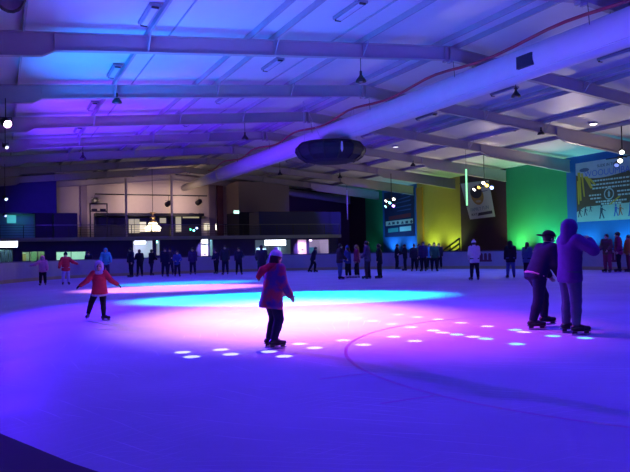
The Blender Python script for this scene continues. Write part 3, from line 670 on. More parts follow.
for k in range(6):
    u = .12+.15*k; h_ = .065; kk = k % 3
    flat(b, ([P(u,.275),P(u+.1,.277),P(u+.05,.275+h_)], [P(u,.275),P(u+.09,.277),P(u+.09,.33),P(u,.328)], [P(u+.02,.275),P(u+.07,.275),P(u+.09,.31),P(u+.045,.345),P(u,.31)])[kk], .006, .012)
b.build('strip_logos', MP('print_ink', (.05,.06,.12)), e)
flat(MB(), [P(.12,.10),P(.48,.11),P(.48,.20),P(.12,.19)], 0, .006).build('teal_logo_box', MP('print_aqua', (.06,.30,.36)), e)
flat(MB(), [P(.52,.11),P(.90,.12),P(.90,.22),P(.52,.21)], 0, .006).build('pale_logo_box', MP('print_ice', (.42,.62,.70)), e)

# ------------------------------------------------------------------ stair rail and lamps on the right side
Xr = 35.2
a = at(441, 252, X=Xr); c_ = at(459.5, 238.5, X=Xr)
e = empty('stair_railing', (Xr, a.y, 0), 0, 'dark stair railing with sloping bars before the yellow wall', 'railing')
dy = c_.y-a.y; dz = c_.z-a.z
for k in range(4):
    o_ = -.42*k
    MB().tube([(0, 0 - .0*k, a.z+o_), (0, dy, c_.z+o_)], .085, 6).build('sloping_bar', M_black, e)
for f in (0, .5, 1):
    MB().tube([(0, dy*f, -.03), (0, dy*f, a.z+dz*f+.05)], .05, 6).build('post', M_black, e)
b = MB()
for k in range(6):
    f = k/6; b.bb(.08, 1.2, dy*(f+1/6), dy*f, -.03, max(.1, (a.z-1.2)+dz*(f+.16)))
b.build('steps', M_dark, e)
def uplight(y, col, w, deg=110, tilt=.3, lab='', zt=5):
    e = empty('flood_lamp', (XR-1.3, y, -.03), 0, lab, 'flood lamp')
    MB().bb(-.16,.16,-.28,.28,0,.06).build('base', M_black, e); R = rot_to((tilt,0,1))
    bd = MB().box((0,0,.22), (.2,.5,.2), R).build('housing', M_black, e)
    MB().box(Vector((0,0,.22)) + R @ Vector((0,0,.108)), (.16,.46,.012), R).build('lens', mat('flood_%d_%d_%d' % tuple(int(v*99) for v in col), (.1,.1,.1), .4, emit=col, es=3), bd)
    spot('flood_beam', (XR-1.3+.1, y, .48), (XR-1.3+tilt*4+.1, y, 4.4), w, col, deg, .9, .12)
UP = [(56.5, (.15,.65,1), 600, 'flood lamp uplighting the far blue bay under the sponsor board'), (53.4, (.15,.65,1), 500, 'flood lamp uplighting the right part of the far blue bay'), (49.6, (.50,1,.22), 520, 'lime flood lamp uplighting the yellow wall at its left'), (46.6, (.50,1,.22), 520, 'lime flood lamp uplighting the yellow wall beside the stair railing'),
      (38.2, (.65,1,.35), 800, 'lime flood lamp uplighting the green wall at its left'), (35.4, (.3,1,.65), 950, 'green flood lamp uplighting the right part of the green wall'), (31.8, (.1,.85,1), 480, 'cyan flood lamp uplighting the blue wall below the large banner'), (28.6, (.1,.85,1), 480, 'cyan flood lamp at the right end below the large banner'), (24, (.8,.4,.9), 120, 'violet flood lamp beyond the right edge of the large banner'), (60.6, (.1,.6,.5), 40, 'dim teal flood lamp before the far green bay')]
for y, col, w, lab in UP: uplight(y, col, w, lab=lab)

# ------------------------------------------------------------------ people : signed distance figures, meshed as one skin
def surf_nets(Fv, o, h):
    S = Fv < 0; nx, ny, nz = Fv.shape
    c8 = np.zeros((nx-1,ny-1,nz-1), np.int8)
    for i in (0,1):
        for j in (0,1):
            for k in (0,1): c8 += S[i:nx-1+i, j:ny-1+j, k:nz-1+k]
    act = (c8 > 0) & (c8 < 8); idx = -np.ones(act.shape, np.int64); ijk = np.argwhere(act); idx[act] = np.arange(len(ijk))
    acc = np.zeros((len(ijk),3)); cnt = np.zeros(len(ijk))
    for ax in range(3):
        b1, b2 = [a for a in range(3) if a != ax]
        for u in (0,1):
            for v in (0,1):
                p = ijk.copy(); p[:,b1] += u; p[:,b2] += v; q = p.copy(); q[:,ax] += 1
                f0 = Fv[p[:,0],p[:,1],p[:,2]]; f1 = Fv[q[:,0],q[:,1],q[:,2]]; m = (f0 < 0) != (f1 < 0)
                t = np.where(m, f0/np.where(m, f0-f1, 1), 0); pos = p.astype(float); pos[:,ax] += t
                acc[m] += pos[m]; cnt[m] += 1
    V = acc/cnt[:,None]*h + o; quads = []
    for ax in range(3):
        b1, b2 = [(1,2),(2,0),(0,1)][ax]
        sl0 = [slice(None)]*3; sl1 = [slice(None)]*3; sl0[ax] = slice(0,-1); sl1[ax] = slice(1,None)
        A, B = S[tuple(sl0)], S[tuple(sl1)]; E = np.argwhere(A != B); ok = (E[:,b1] > 0) & (E[:,b2] > 0) & (E[:,b1] < Fv.shape[b1]-1) & (E[:,b2] < Fv.shape[b2]-1); E = E[ok]
        def g(d1, d2):
            q = E.copy(); q[:,b1] -= d1; q[:,b2] -= d2; return idx[q[:,0],q[:,1],q[:,2]]
        Q_ = np.stack([g(1,1), g(0,1), g(0,0), g(1,0)], 1); fl = ~A[E[:,0],E[:,1],E[:,2]]
        Q_[fl] = Q_[fl][:,::-1]; quads.append(Q_)
    return V, np.concatenate(quads)
class SDF:
    def __init__(s, h): s.h = h; s.ops = []
    def cone(s, a, ra, b, rb, k=.02, sub=False): s.ops.append(('c', np.array(a,float), ra, np.array(b,float), rb, k, sub)); return s
    def ell(s, c, r, R=None, k=.02, sub=False): s.ops.append(('e', np.array(c,float), np.array(r,float), np.array(R if R is not None else np.eye(3),float), None, k, sub)); return s
    def plane(s, p, n, k=.01): s.ops.append(('p', np.array(p,float), np.array(n,float), None, None, k, True)); return s   # keep the side n points away from
    def bounds(s):
        lo = np.full(3,1e9); hi = -lo
        for t, a, ra, b, rb, k, sub in s.ops:
            if sub: continue
            if t == 'c': r = max(ra, rb); lo = np.minimum(lo, np.minimum(a,b)-r); hi = np.maximum(hi, np.maximum(a,b)+r)
            elif t == 'e': r = ra.max(); lo = np.minimum(lo, a-r); hi = np.maximum(hi, a+r)
        return lo, hi
    def mesh(s):
        h = s.h; lo, hi = s.bounds(); lo = lo-3*h; hi = hi+3*h; n = np.ceil((hi-lo)/h).astype(int)+1; Fv = np.full(n, .3)
        ax = [lo[i]+h*np.arange(n[i]) for i in range(3)]
        for t, a, ra, b, rb, k, sub in s.ops:
            if t == 'p':
                X_, Y_, Z_ = np.meshgrid(*ax, indexing='ij'); d = (X_-a[0])*ra[0]+(Y_-a[1])*ra[1]+(Z_-a[2])*ra[2]; Fv = np.maximum(Fv, d); continue
            if t == 'c': r = max(ra,rb); l0 = np.minimum(a,b)-r; h0 = np.maximum(a,b)+r
            else: l0 = a-ra.max(); h0 = a+ra.max()
            m = .06; i0 = np.clip(np.floor((l0-m-lo)/h).astype(int),0,n); i1 = np.clip(np.ceil((h0+m-lo)/h).astype(int)+1,0,n)
            if (i1 <= i0).any(): continue
            w = tuple(slice(i0[i], i1[i]) for i in range(3))
            X_, Y_, Z_ = np.meshgrid(*[ax[i][w[i]] for i in range(3)], indexing='ij')
            if t == 'c':
                ab = b-a; L2 = ab@ab+1e-12; tt = np.clip(((X_-a[0])*ab[0]+(Y_-a[1])*ab[1]+(Z_-a[2])*ab[2])/L2, 0, 1)
                d = np.sqrt((X_-a[0]-tt*ab[0])**2+(Y_-a[1]-tt*ab[1])**2+(Z_-a[2]-tt*ab[2])**2) - (ra+(rb-ra)*tt)
            else:
                qx, qy, qz = X_-a[0], Y_-a[1], Z_-a[2]; R = b
                lx = (qx*R[0,0]+qy*R[1,0]+qz*R[2,0])/ra[0]; ly = (qx*R[0,1]+qy*R[1,1]+qz*R[2,1])/ra[1]; lz = (qx*R[0,2]+qy*R[1,2]+qz*R[2,2])/ra[2]
                k0 = np.sqrt(lx*lx+ly*ly+lz*lz)+1e-9; k1 = np.sqrt((lx/ra[0])**2+(ly/ra[1])**2+(lz/ra[2])**2)+1e-9; d = k0*(k0-1)/k1
            cur = Fv[w]
            if sub:
                d = -d; hh = np.maximum(k-np.abs(cur-d),0)/k; Fv[w] = np.maximum(cur,d)+hh*hh*k/4
            else:
                hh = np.maximum(k-np.abs(cur-d),0)/k; Fv[w] = np.minimum(cur,d)-hh*hh*k/4
        return surf_nets(Fv, lo, h)
    def build(s, name, m, parent):
        V, Q_ = s.mesh(); me = bpy.data.meshes.new(name); me.from_pydata(V.tolist(), [], Q_.tolist()); me.update(); me.materials.append(m)
        me.polygons.foreach_set('use_smooth', [True]*len(me.polygons))
        o = bpy.data.objects.new(name, me); COL.objects.link(o); o.parent = parent; return o
def v3(*a): return np.array(a, float)
def nrm(a): return a/np.linalg.norm(a)
R_ = math.radians
def cloth(name, col, **k): return mat('cloth_'+name, col, .85, noise=.18, nscale=14, bump=.25, bscale=40, spec=.2, **k)
M_skin = mat('skin', (.50,.32,.25), .55, noise=.05, nscale=20); M_hair = {'brown': mat('hair_brown', (.05,.03,.02), .5, noise=.3, nscale=40), 'black': mat('hair_black', (.012,.01,.012), .45, noise=.3, nscale=40), 'blond': mat('hair_blond', (.30,.20,.09), .5, noise=.3, nscale=40)}
M_eye = mat('eye', (.02,.015,.015), .15); M_lip = mat('lips', (.35,.12,.11), .5); M_blade = mat('steel_blade', (.6,.6,.65), .25, metal=.9); M_boot = mat('black_skate_boot', (.015,.015,.018), .4); M_bootw = mat('white_skate_boot', (.6,.58,.62), .4); M_sole = mat('skate_sole', (.05,.05,.055), .5)

def person(loc, rz, H, label, jacket, trousers, legs=((6,4,8),(0,4,6)), arms=((8,8,14,6),(8,8,14,6)), lean=3, twist=0, headp=0, heady=0, hem=.05, flare=0, headgear=None, hgcol=None, hair='brown', longhair=False,
           gloves=None, bulk=1.0, vox=.013, headscale=1.0, boot=None, extra=None, toes=(10,-10), group=None, skirt=None, footlift=(0,0), sidelean=0):
    s = (H-.07)/1.0; sk = H/1.72; lift = .068*sk
    root = empty('person', loc, rz, label, 'person', group)
    L_, tw = R_(lean), R_(twist)
    up = v3(math.sin(R_(sidelean)), math.sin(L_), math.cos(L_)); up = nrm(up); fw = nrm(v3(0,math.cos(L_),-math.sin(L_))); fw = nrm(fw-up*(fw@up)); rt = np.cross(fw, up)
    f2 = fw*math.cos(tw)+rt*math.sin(-tw); r2 = rt*math.cos(tw)+fw*math.sin(tw); fwT, rtT = f2, r2
    pel = v3(0,0,0); J = {}
    for i, sd in enumerate((-1,1)):
        a, b, g = [R_(q) for q in legs[i]]
        hip = pel + v3(sd*.052*s, 0, -.015*s); d1 = v3(sd*math.sin(b), math.sin(a)*math.cos(b), -math.cos(a)*math.cos(b)); kn = hip + d1*.245*s
        d2 = v3(sd*math.sin(b)*.8, math.sin(a-g), -math.cos(a-g)); d2 = nrm(d2); an = kn + d2*.232*s
        J[i] = (hip, kn, an)
    ank = .040*s + lift
    dz = max(ank - J[0][2][2] + footlift[0], ank - J[1][2][2] + footlift[1]) if any(footlift) else -min(J[0][2][2], J[1][2][2]) + ank
    off = v3(0,0,dz); pel = pel+off
    for i in J: J[i] = tuple(q+off for q in J[i])
    che = pel + up*.20*s; sho = [pel + up*.283*s + rtT*sd*.100*s for sd in (-1,1)]; nb = pel + up*.305*s
    hp, hy = R_(headp), R_(heady); hu = nrm(v3(0,math.sin(L_*.5-hp*-1),math.cos(L_*.5+hp))); hf = nrm(fwT-hu*(fwT@hu)); hr = np.cross(hf,hu); hf2 = hf*math.cos(hy)-hr*math.sin(hy); hr = np.cross(hf2,hu); hf = hf2
    hs = s*headscale; hc = nb + hu*(.028*s+.062*hs) + hf*.012*s; HR = np.stack([hr,hf,hu],1)
    def hp_(x,y,z): return hc + hr*x*hs + hf*y*hs + hu*z*hs
    A = []
    for i, sd in enumerate((-1,1)):
        a, b, a2, b2 = [R_(q) for q in arms[i]]
        d1 = rtT*sd*math.sin(b) + math.cos(b)*(fwT*math.sin(a) - up*math.cos(a)); el = sho[i] + d1*.168*s
        d2 = rtT*sd*math.sin(b2) + math.cos(b2)*(fwT*math.sin(a2) - up*math.cos(a2)); wr = el + d2*.142*s; A.append((sho[i], el, wr, nrm(d2)))
    # ---- body: one skin
    B = SDF(vox); k = .022*s
    B.cone(pel+up*.0*s, .078*s, pel+up*.10*s, .066*s, k)
    for sd in (-1,1):
        B.cone(pel+rtT*sd*.045*s, .058*s, pel+up*.10*s+rtT*sd*.038*s, .050*s, k).cone(pel+up*.10*s+rtT*sd*.038*s, .05*s, pel+up*.24*s+rtT*sd*.062*s, .056*s, k).cone(pel+up*.25*s+rtT*sd*.05*s, .05*s, pel+up*.283*s+rtT*sd*.095*s, .034*s, k)
    B.cone(che, .07*s, nb-up*.03*s, .05*s, k).cone(nb-up*.02*s, .036*s, hc-hu*.02*s, .033*s, .015*s)
    for i in J:
        h_, kn, an = J[i]
        B.cone(h_, .060*s, kn, .036*s, k).cone(kn, .036*s, kn+(an-kn)*.35, .034*s, .012*s).cone(kn+(an-kn)*.35, .034*s, an, .021*s, .012*s)
        to = R_(toes[i]); fd = v3(-math.sin(to), math.cos(to), 0)
        B.cone(an-fd*.015*s-v3(0,0,.022*s), .02*s, an+fd*.1*s-v3(0,0,.028*s), .014*s, .012*s)
    fv = .0052*s
    def hand(S_, i, grow=0):
        sh, el, wr, d = A[i]; sd = (-1,1)[i]
        side = np.cross(d, rtT*sd); side = nrm(side if np.linalg.norm(side) > .05 else fwT); pn = nrm(np.cross(d, side))
        thumb_side = side if side@fwT > 0 else -side
        cen = wr + d*.03*s
        for q in (-.5, 0, .5): S_.cone(wr+thumb_side*q*.018*s, .0095*s+grow, wr+d*.05*s+thumb_side*q*.03*s, .0085*s+grow, .008*s)
        for q, ln in ((-1.05,.033),(-.35,.042),(.35,.046),(1.05,.040)):
            base = wr+d*.05*s+thumb_side*q*.0155*s; inward = -rtT*sd
            d_a = nrm(d+inward*.25+thumb_side*q*.06); m_ = base+d_a*ln*.5*s; d_b = nrm(d+inward*.8); S_.cone(base, fv*1.1+grow, m_, fv+grow, .004*s).cone(m_, fv+grow, m_+d_b*ln*.5*s, fv*.85+grow, .003*s)
        tb = wr+d*.014*s+thumb_side*.014*s; td = nrm(d*.8+thumb_side*.75-rtT*sd*.2); S_.cone(tb, fv*1.4+grow, tb+td*.026*s, fv*1.2+grow, .006*s).cone(tb+td*.026*s, fv*1.2+grow, tb+td*.026*s+nrm(td+d*.5)*.02*s, fv+grow, .003*s)
    for i in (0,1):
        sh, el, wr, d = A[i]
        B.cone(sh, .036*s, el, .025*s, k*.8).cone(el, .025*s, wr, .016*s, .012*s); hand(B, i)
    B.ell(hp_(0,-.006,.012), v3(.046,.057,.056)*hs, HR, .02*s).ell(hp_(0,.010,-.022), v3(.036,.043,.044)*hs, HR, .02*s).ell(hp_(0,.036,-.05), v3(.018,.016,.014)*hs, HR, .014*s)
    B.cone(hp_(0,.05,.008), .0055*hs, hp_(0,.062,-.016), .009*hs, .006*s)
    for sd in (-1,1):
        B.ell(hp_(sd*.047,-.004,-.006), v3(.006,.012,.018)*hs, HR, .005*s); B.ell(hp_(sd*.019,.053,.006), v3(.012,.008,.007)*hs, HR, .006*s, True)
    B.ell(hp_(0,.046,-.036), v3(.014,.008,.0045)*hs, HR, .005*s)
    B.build('body', M_skin, root)
    for sd in (-1,1):
        p = hp_(sd*.019,.0455,.006); MB().lathe([(.0005*hs,-.008*hs),(.006*hs,-.005*hs),(.0085*hs,0),(.006*hs,.005*hs),(.0005*hs,.008*hs)], p, 8).build('eye', M_eye, root, smooth=True)
    p = hp_(0,.0515,-.036); MB().box(p, (.022*hs,.006*hs,.005*hs), Matrix([list(r) for r in HR])).build('mouth', M_lip, root, bevel=.001)
    # ---- trousers
    T_ = SDF(vox); g = .008*s*bulk
    T_.cone(pel-rtT*.035*s+up*.0*s, .072*s+g, pel+rtT*.035*s, .072*s+g, k).cone(pel+up*.06*s, .075*s, pel, .08*s, k)
    for i in J:
        h_, kn, an = J[i]; e_ = an + (kn-an)*.12
        T_.cone(h_, .065*s+g, kn, .042*s+g, k).cone(kn, .042*s+g, kn+(an-kn)*.4, .039*s+g, .012*s).cone(kn+(an-kn)*.4, .039*s+g, e_, .030*s+g, .012*s)
    T_.build('trousers', trousers, root)
    # ---- jacket
    K = SDF(vox); g = .016*s*bulk; hemz = -hem*s
    for sd in (-1,1):
        K.cone(pel+up*hemz+rtT*sd*(.048+flare*.5)*s, (.066+flare*.5)*s+g, pel+up*.10*s+rtT*sd*.04*s, .058*s+g, k).cone(pel+up*.10*s+rtT*sd*.04*s, .058*s+g, pel+up*.235*s+rtT*sd*.062*s, .058*s+g, k).cone(pel+up*.25*s+rtT*sd*.05*s, .05*s+g, pel+up*.280*s+rtT*sd*.095*s, .034*s+g, k)
    K.cone(pel+up*hemz, (.07+flare)*s+g, che, .074*s+g, k).cone(che, .072*s+g, nb-up*.02*s, .045*s+g*.6, k)
    K.plane(pel+up*(hemz-.045*s), -up)
    K.cone(nb-up*.025*s, .048*s+g*.4, nb+up*.016*s, .044*s+g*.3, .01*s)
    for i in (0,1):
        sh, el, wr, d = A[i]; K.cone(sh, .040*s+g, el, .032*s+g, k).cone(el, .032*s+g, wr-d*.006*s, .024*s+g*.8, .014*s)
        mid = (sh+el)/2
    for q in (.02,.09,.16): K.ell(che-up*(.1-q)*s+fwT*.075*s*(1 if q else 1), v3(.07,.012,.014)*s, np.stack([rtT,fwT,up],1), .02*s)   # soft folds
    K.build('jacket', jacket, root)
    if gloves:
        for i in (0,1):
            G = SDF(min(vox,.011)); hand(G, i, .0035*s); G.build('glove', gloves, root)
    # ---- hair / headgear
    if headgear != 'hood':
        Hh_ = SDF(vox*.8); gh = .009
        Hh_.ell(hp_(0,-.010,.014), v3(.046+gh,.056+gh,.058+gh)*hs, HR, .01).ell(hp_(0,.085,-.028), v3(.06,.062,.062)*hs, HR, .012, True)
        Hh_.ell(hp_(0,0,-.085), v3(.075,.09,.055)*hs, HR, .012, True)
        if longhair:
            Hh_.cone(hp_(0,-.045,.0), .040*hs, hp_(0,-.062,-.10), .034*hs, .02).cone(hp_(0,-.062,-.10), .034*hs, hp_(0,-.06,-.19), .018*hs, .02)
            for sd in (-1,1): Hh_.cone(hp_(sd*.045,-.02,-.01), .018*hs, hp_(sd*.05,-.012,-.13), .015*hs, .015)
        Hh_.build('hair', M_hair[hair], root)
    if headgear == 'beanie':
        G = SDF(vox*.8); G.ell(hp_(0,-.008,.03), v3(.060,.071,.062)*hs, HR, .01).plane(hp_(0,0,.016), -hu+hf*-.12).build('beanie', hgcol, root)
        SDF(vox*.7).ell(hp_(0,-.012,.096), v3(.022,.022,.022)*hs, HR).build('pompom', hgcol, root)
    if headgear in ('cap', 'capback'):
        G = SDF(vox*.7); G.ell(hp_(0,-.008,.026), v3(.058,.069,.056)*hs, HR, .01).plane(hp_(0,0,.022), -hu).build('cap', hgcol, root)
        G = SDF(vox*.6); G.ell(hp_(0,.085 if headgear == 'cap' else -.098,.026 if headgear == 'cap' else .016), v3(.045,.052,.009)*hs, HR).build('cap_brim', hgcol, root)
    if headgear == 'hood':
        G = SDF(vox*.8); G.ell(hp_(0,-.016,.012), v3(.068,.078,.078)*hs, HR, .02).cone(hp_(0,-.03,-.03), .066*hs, nb-up*.02*s-fwT*.02*s, .078*s, .03)
        G.ell(hp_(0,.075,-.012), v3(.046,.062,.062)*hs, HR, .012, True).build('hood', hgcol, root)
    # ---- skates
    for i in J:
        h_, kn, an = J[i]; to = R_(toes[i]); fd = v3(-math.sin(to), math.cos(to), 0); sd_ = v3(fd[1], -fd[0], 0); zb_ = an[2]-.040*s-lift
        q = SDF(min(vox,.012)); up_d = nrm(kn-an); base = v3(an[0],an[1],zb_+lift)
        q.cone(an+up_d*.055*s, .036*s, an-v3(0,0,.005*s), .030*s, .012).cone(base-fd*.028*s+v3(0,0,.024*s), .026*s, base+fd*.06*s+v3(0,0,.022*s), .024*s, .015).cone(base+fd*.06*s+v3(0,0,.022*s), .024*s, base+fd*.115*s+v3(0,0,.02*s), .021*s, .012).cone(an, .030*s, base+fd*.05*s+v3(0,0,.03*s), .024*s, .02)
        bt = q.build('ice_skate', boot or M_boot, root)
        c0 = base + fd*.04*s; R3 = Matrix(((sd_[0],fd[0],0),(sd_[1],fd[1],0),(0,0,1)))
        MB().box(c0+v3(0,0,-.004*sk), (.05*s,.17*s,.014*sk), R3).box(c0-fd*.055*s+v3(0,0,-.025*sk), (.018*sk,.045*s,.04*sk), R3).box(c0+fd*.055*s+v3(0,0,-.025*sk), (.018*sk,.045*s,.04*sk), R3).build('sole', M_sole, bt)
        bl = MB(); bl.box(c0+v3(0,0,-lift+.016*sk), (.005,.165*s,.032*sk), R3); bl.box(c0+fd*.088*s+v3(0,0,-lift+.024*sk), (.005,.02*s,.024*sk), R3); bl.build('blade', M_blade, bt)
    if extra: extra(root, dict(pel=pel, up=up, fw=fwT, rt=rtT, nb=nb, che=che, hp=hp_, s=s, hs=hs, A=A, J=J, HR=HR, hu=hu, hf=hf, sho=sho))
    return root
def ground(px, py): return at(px, py, Z=0)
def face(loc, a): return -math.atan2(loc.x, loc.y) + math.radians(a)   # 0 away, 90 picture left, 180 to the camera, -90 picture right
def put(px, py, a, H, label, *args, **kw):
    p = ground(px, py); return person((p.x, p.y, 0), face(p, a), H, label, *args, **kw)
J_black = cloth('black', (.012,.012,.02)); J_navy = cloth('navy', (.015,.015,.045)); J_denim = cloth('denim', (.06,.08,.22)); J_purple = cloth('purple', (.09,.03,.17)); J_red = cloth('red', (.55,.03,.06)); J_white = cloth('white', (.62,.60,.66)); J_pink = cloth('pink', (.60,.22,.40)); J_lav = cloth('lavender', (.42,.36,.62)); J_char = cloth('charcoal', (.035,.033,.045)); J_teal = cloth('teal', (.08,.45,.55)); J_blue = cloth('blue', (.04,.06,.26)); J_wine = cloth('wine', (.22,.03,.08)); J_grape = cloth('grape', (.04,.025,.09)); J_slate = cloth('slate', (.07,.06,.13)); J_brown = cloth('brown', (.10,.06,.05))
# plaid coat
M_plaid = bpy.data.materials.new('plaid_coat'); M_plaid.use_nodes = True
nt = M_plaid.node_tree; bs = nt.nodes['Principled BSDF']; bs.inputs['Roughness'].default_value = .9; tcn = nt.nodes.new('ShaderNodeTexCoord'); ck = nt.nodes.new('ShaderNodeTexNoise'); ck.inputs['Scale'].default_value = 7
rp = nt.nodes.new('ShaderNodeValToRGB'); rp.color_ramp.elements[0].position = .40; rp.color_ramp.elements[0].color = (.10,.05,.20,1); rp.color_ramp.elements[1].position = .62; rp.color_ramp.elements[1].color = (.55,.05,.06,1)
nt.links.new(tcn.outputs['Object'], ck.inputs['Vector']); nt.links.new(ck.outputs['Fac'], rp.inputs['Fac']); nt.links.new(rp.outputs['Color'], bs.inputs['Base Color'])

# --- foreground skaters
def child_extra(root, d):
    s, pel, up, rt, fw = d['s'], d['pel'], d['up'], d['rt'], d['fw']
    b = SDF(.011)
    for q in range(13):
        t0 = PI*2*q/12; b.cone(pel-up*.105*s+rt*.132*s*math.cos(t0)+fw*.105*s*math.sin(t0), .018*s, pel-up*.105*s+rt*.132*s*math.cos(t0+.53)+fw*.105*s*math.sin(t0+.53), .018*s, .01)
    b.build('white_hem', J_white, root)
    c_ = SDF(.010); n0 = d['nb']
    for q in range(12):
        t0 = PI*2*q/12; c_.cone(n0-up*.01*s+rt*.062*s*math.cos(t0)+fw*.062*s*math.sin(t0), .026*s, n0-up*.01*s+rt*.062*s*math.cos(t0+.53)+fw*.062*s*math.sin(t0+.53), .026*s, .01)
    c_.build('scarf', J_lav, root)
put(100, 320.5, 176, 1.29, 'child in a red jacket with white hem skating with both arms spread wide', J_red, J_black, legs=((6,2,8),(-8,22,4)), arms=((26,36,30,54),(24,38,34,52)), lean=8, headgear='hood', hgcol=J_lav, gloves=J_black, headscale=1.18, hem=.07, flare=.015, vox=.0095, toes=(62,-10), bulk=.95, extra=child_extra)
def mid_extra(root, d):
    s, n0, up, rt, fw = d['s'], d['nb'], d['up'], d['rt'], d['fw']
    c_ = SDF(.009)
    for q in range(12):
        t0 = PI*2*q/12; c_.cone(n0+rt*.058*s*math.cos(t0)+fw*.058*s*math.sin(t0), .030*s, n0+rt*.058*s*math.cos(t0+.53)+fw*.058*s*math.sin(t0+.53), .030*s, .01)
    c_.cone(n0-fw*.06*s, .034*s, n0-fw*.15*s-up*.06*s, .04*s, .02).cone(n0-fw*.15*s-up*.06*s, .04*s, n0-fw*.19*s-up*.13*s, .03*s, .02)
    c_.build('scarf', J_red, root)
    pel = d['pel']; b = SDF(.010)
    for sd in (-1,1): b.cone(d['sho'][0 if sd < 0 else 1]-up*.005*s+fw*.02*s, .045*s, pel+up*.15*s+rt*sd*.06*s+fw*.035*s, .056*s, .03)
    b.build('pale_vest', cloth('pale_blue', (.34,.38,.62)), root)
put(273, 347.5, -58, 1.50, 'skater gliding alone mid-ice in a long plaid coat with a trailing red scarf', M_plaid, J_navy, legs=((14,3,30),(10,3,30)), arms=((25,10,55,4),(12,14,40,8)), lean=9, headgear='beanie', hgcol=J_white, hem=.10, flare=.025, vox=.0095, toes=(-8,-22), bulk=1.15, extra=mid_extra, hair='brown', longhair=True)
def pairl_extra(root, d):
    s, pel, up, rt, fw = d['s'], d['pel'], d['up'], d['rt'], d['fw']; b = SDF(.009)
    for q in range(12):
        t0 = PI*2*q/12; b.cone(pel-up*.02*s+rt*.125*s*math.cos(t0)+fw*.102*s*math.sin(t0), .010*s, pel-up*.02*s+rt*.125*s*math.cos(t0+.53)+fw*.102*s*math.sin(t0+.53), .010*s, .008)
    b.build('pink_hem', J_pink, root)
put(538, 328, -56, 1.80, 'tall skater in a dark jacket with pink hem and cap bending forward', J_navy, J_navy, legs=((30,4,28),(-8,5,14)), arms=((34,12,62,-4),(26,10,58,-4)), lean=26, headp=-4, heady=0, headgear='capback', hgcol=J_black, hem=.03, vox=.0095, toes=(-4,-14), bulk=1.25, extra=pairl_extra, hair='black')
put(571.5, 334, -52, 1.86, 'skater in a hooded purple jacket with hands raised to the face', J_purple, J_slate, legs=((5,4,9),(1,4,5)), arms=((40,22,150,-34),(38,48,152,-46)), lean=3, headp=-4, headgear='hood', hgcol=J_purple, hem=.06, vox=.0095, toes=(0,-12), bulk=1.05)
# --- left and middle distance
put(43, 285.5, 172, 1.38, 'child in a puffy pink jacket holding up a hand to the red-jacketed one', J_pink, J_black, legs=((2,4,4),(3,4,4)), arms=((10,14,18,8),(20,52,20,78)), headgear='hood', hgcol=J_pink, headscale=1.12, bulk=1.5, hair='brown')
put(66, 285, 184, 1.52, 'skater in a red jacket and pale trousers beside the child in pink', J_red, J_lav, legs=((2,4,3),(2,5,3)), arms=((18,42,20,66),(8,24,12,12)), headgear='beanie', hgcol=J_navy, hem=.08, headscale=1.05, bulk=1.2)
put(106, 279, 180, 1.72, 'person in a turquoise hooded top standing at the far boards behind the spread-armed child', J_teal, J_slate, headgear='hood', hgcol=J_teal, arms=((12,20,30,2),(12,20,30,2)))
put(89, 276.5, 170, 1.55, 'dark figure at the boards left of the turquoise hooded person', J_navy, J_navy, hair='black')
far = [(131.5,277.4,120,1.72,'tall dark skater at the boards just left of the bright entrance',J_navy,J_black,'black',0),(140,276.8,20,1.62,'dark silhouette before the bright entrance with left arm bent',J_black,J_black,'brown',1),(151.5,275.5,-60,1.62,'dark silhouette before the right side of the bright entrance',J_black,J_navy,'black',2),
  (165,277,190,1.66,'dim blue figure just right of the bright entrance',J_navy,J_navy,'black',0),(170.5,275.2,160,1.66,'dark figure close to the dim blue one right of the entrance',J_char,J_navy,'brown',1),(177.5,276.8,185,1.50,'shorter figure in a blue top right of the entrance group',J_blue,J_navy,'brown',2),(193,274.8,175,1.66,'dim violet figure left of the white door with a notice',J_grape,J_navy,'black',0),
  (216.5,274,150,1.5,'dark figure leaning by the boards right of the white door',J_navy,J_black,'black',2),(225.5,275,170,1.75,'broad dark figure in a red collared coat left of the kiosk',J_char,J_navy,'brown',0),(239,275,185,1.6,'slim dark figure second to the left of the kiosk',J_navy,J_black,'black',1)]
for px, py, a, H, lab, jk, tr, hr_, v in far:
    put(px, py, a, H, lab, jk, tr, hair=hr_, arms=(((8,8,14,6),(8,8,14,6)),((12,22,80,-6),(8,10,30,4)),((20,14,70,-20),(20,14,70,-20)))[v], legs=(((6,4,8),(0,4,6)),((0,6,2),(4,5,6)),((12,3,14),(-6,4,6)))[v])
put(262, 281, 5, 1.68, 'dark skater standing out on the ice before the lit kiosk', J_navy, J_navy, hair='black', arms=((14,16,60,-8),(14,14,50,-8)))
put(313, 272.5, -80, 1.62, 'dark skater bent forward by the boards right of the pink door', J_navy, J_black, lean=18, legs=((25,3,30),(-14,3,16)), hair='black')
put(340, 279.5, -70, 1.66, 'leftmost of the five skaters chatting in dark jacket and jeans', J_char, J_denim, arms=((14,12,60,0),(14,12,50,0)), hair='black')
put(348.5, 278.3, 60, 1.55, 'skater in a bright blue jacket and white skates among the five chatting', J_blue, J_black, hair='brown', longhair=True, boot=M_bootw, headgear='beanie', hgcol=J_blue)
put(357.5, 278, 100, 1.60, 'skater with long hair in a wine jacket and white skates among the five', J_wine, J_black, hair='blond', longhair=True, boot=M_bootw, legs=((14,4,12),(-4,4,4)))
put(368, 279, 75, 1.76, 'tallest of the five chatting skaters in a slate jacket', J_slate, J_char, arms=((10,10,50,-10),(10,10,70,-14)), hair='brown')
put(380, 278.5, 85, 1.62, 'rightmost of the five chatting skaters in a long black coat', J_black, J_black, hem=.1, hair='brown')
put(475, 280.5, 20, 1.66, 'skater in a white top and white cap standing alone by the right boards', J_white, J_black, headgear='beanie', hgcol=J_white, arms=((10,8,30,-6),(10,10,40,-8)), hem=.07)
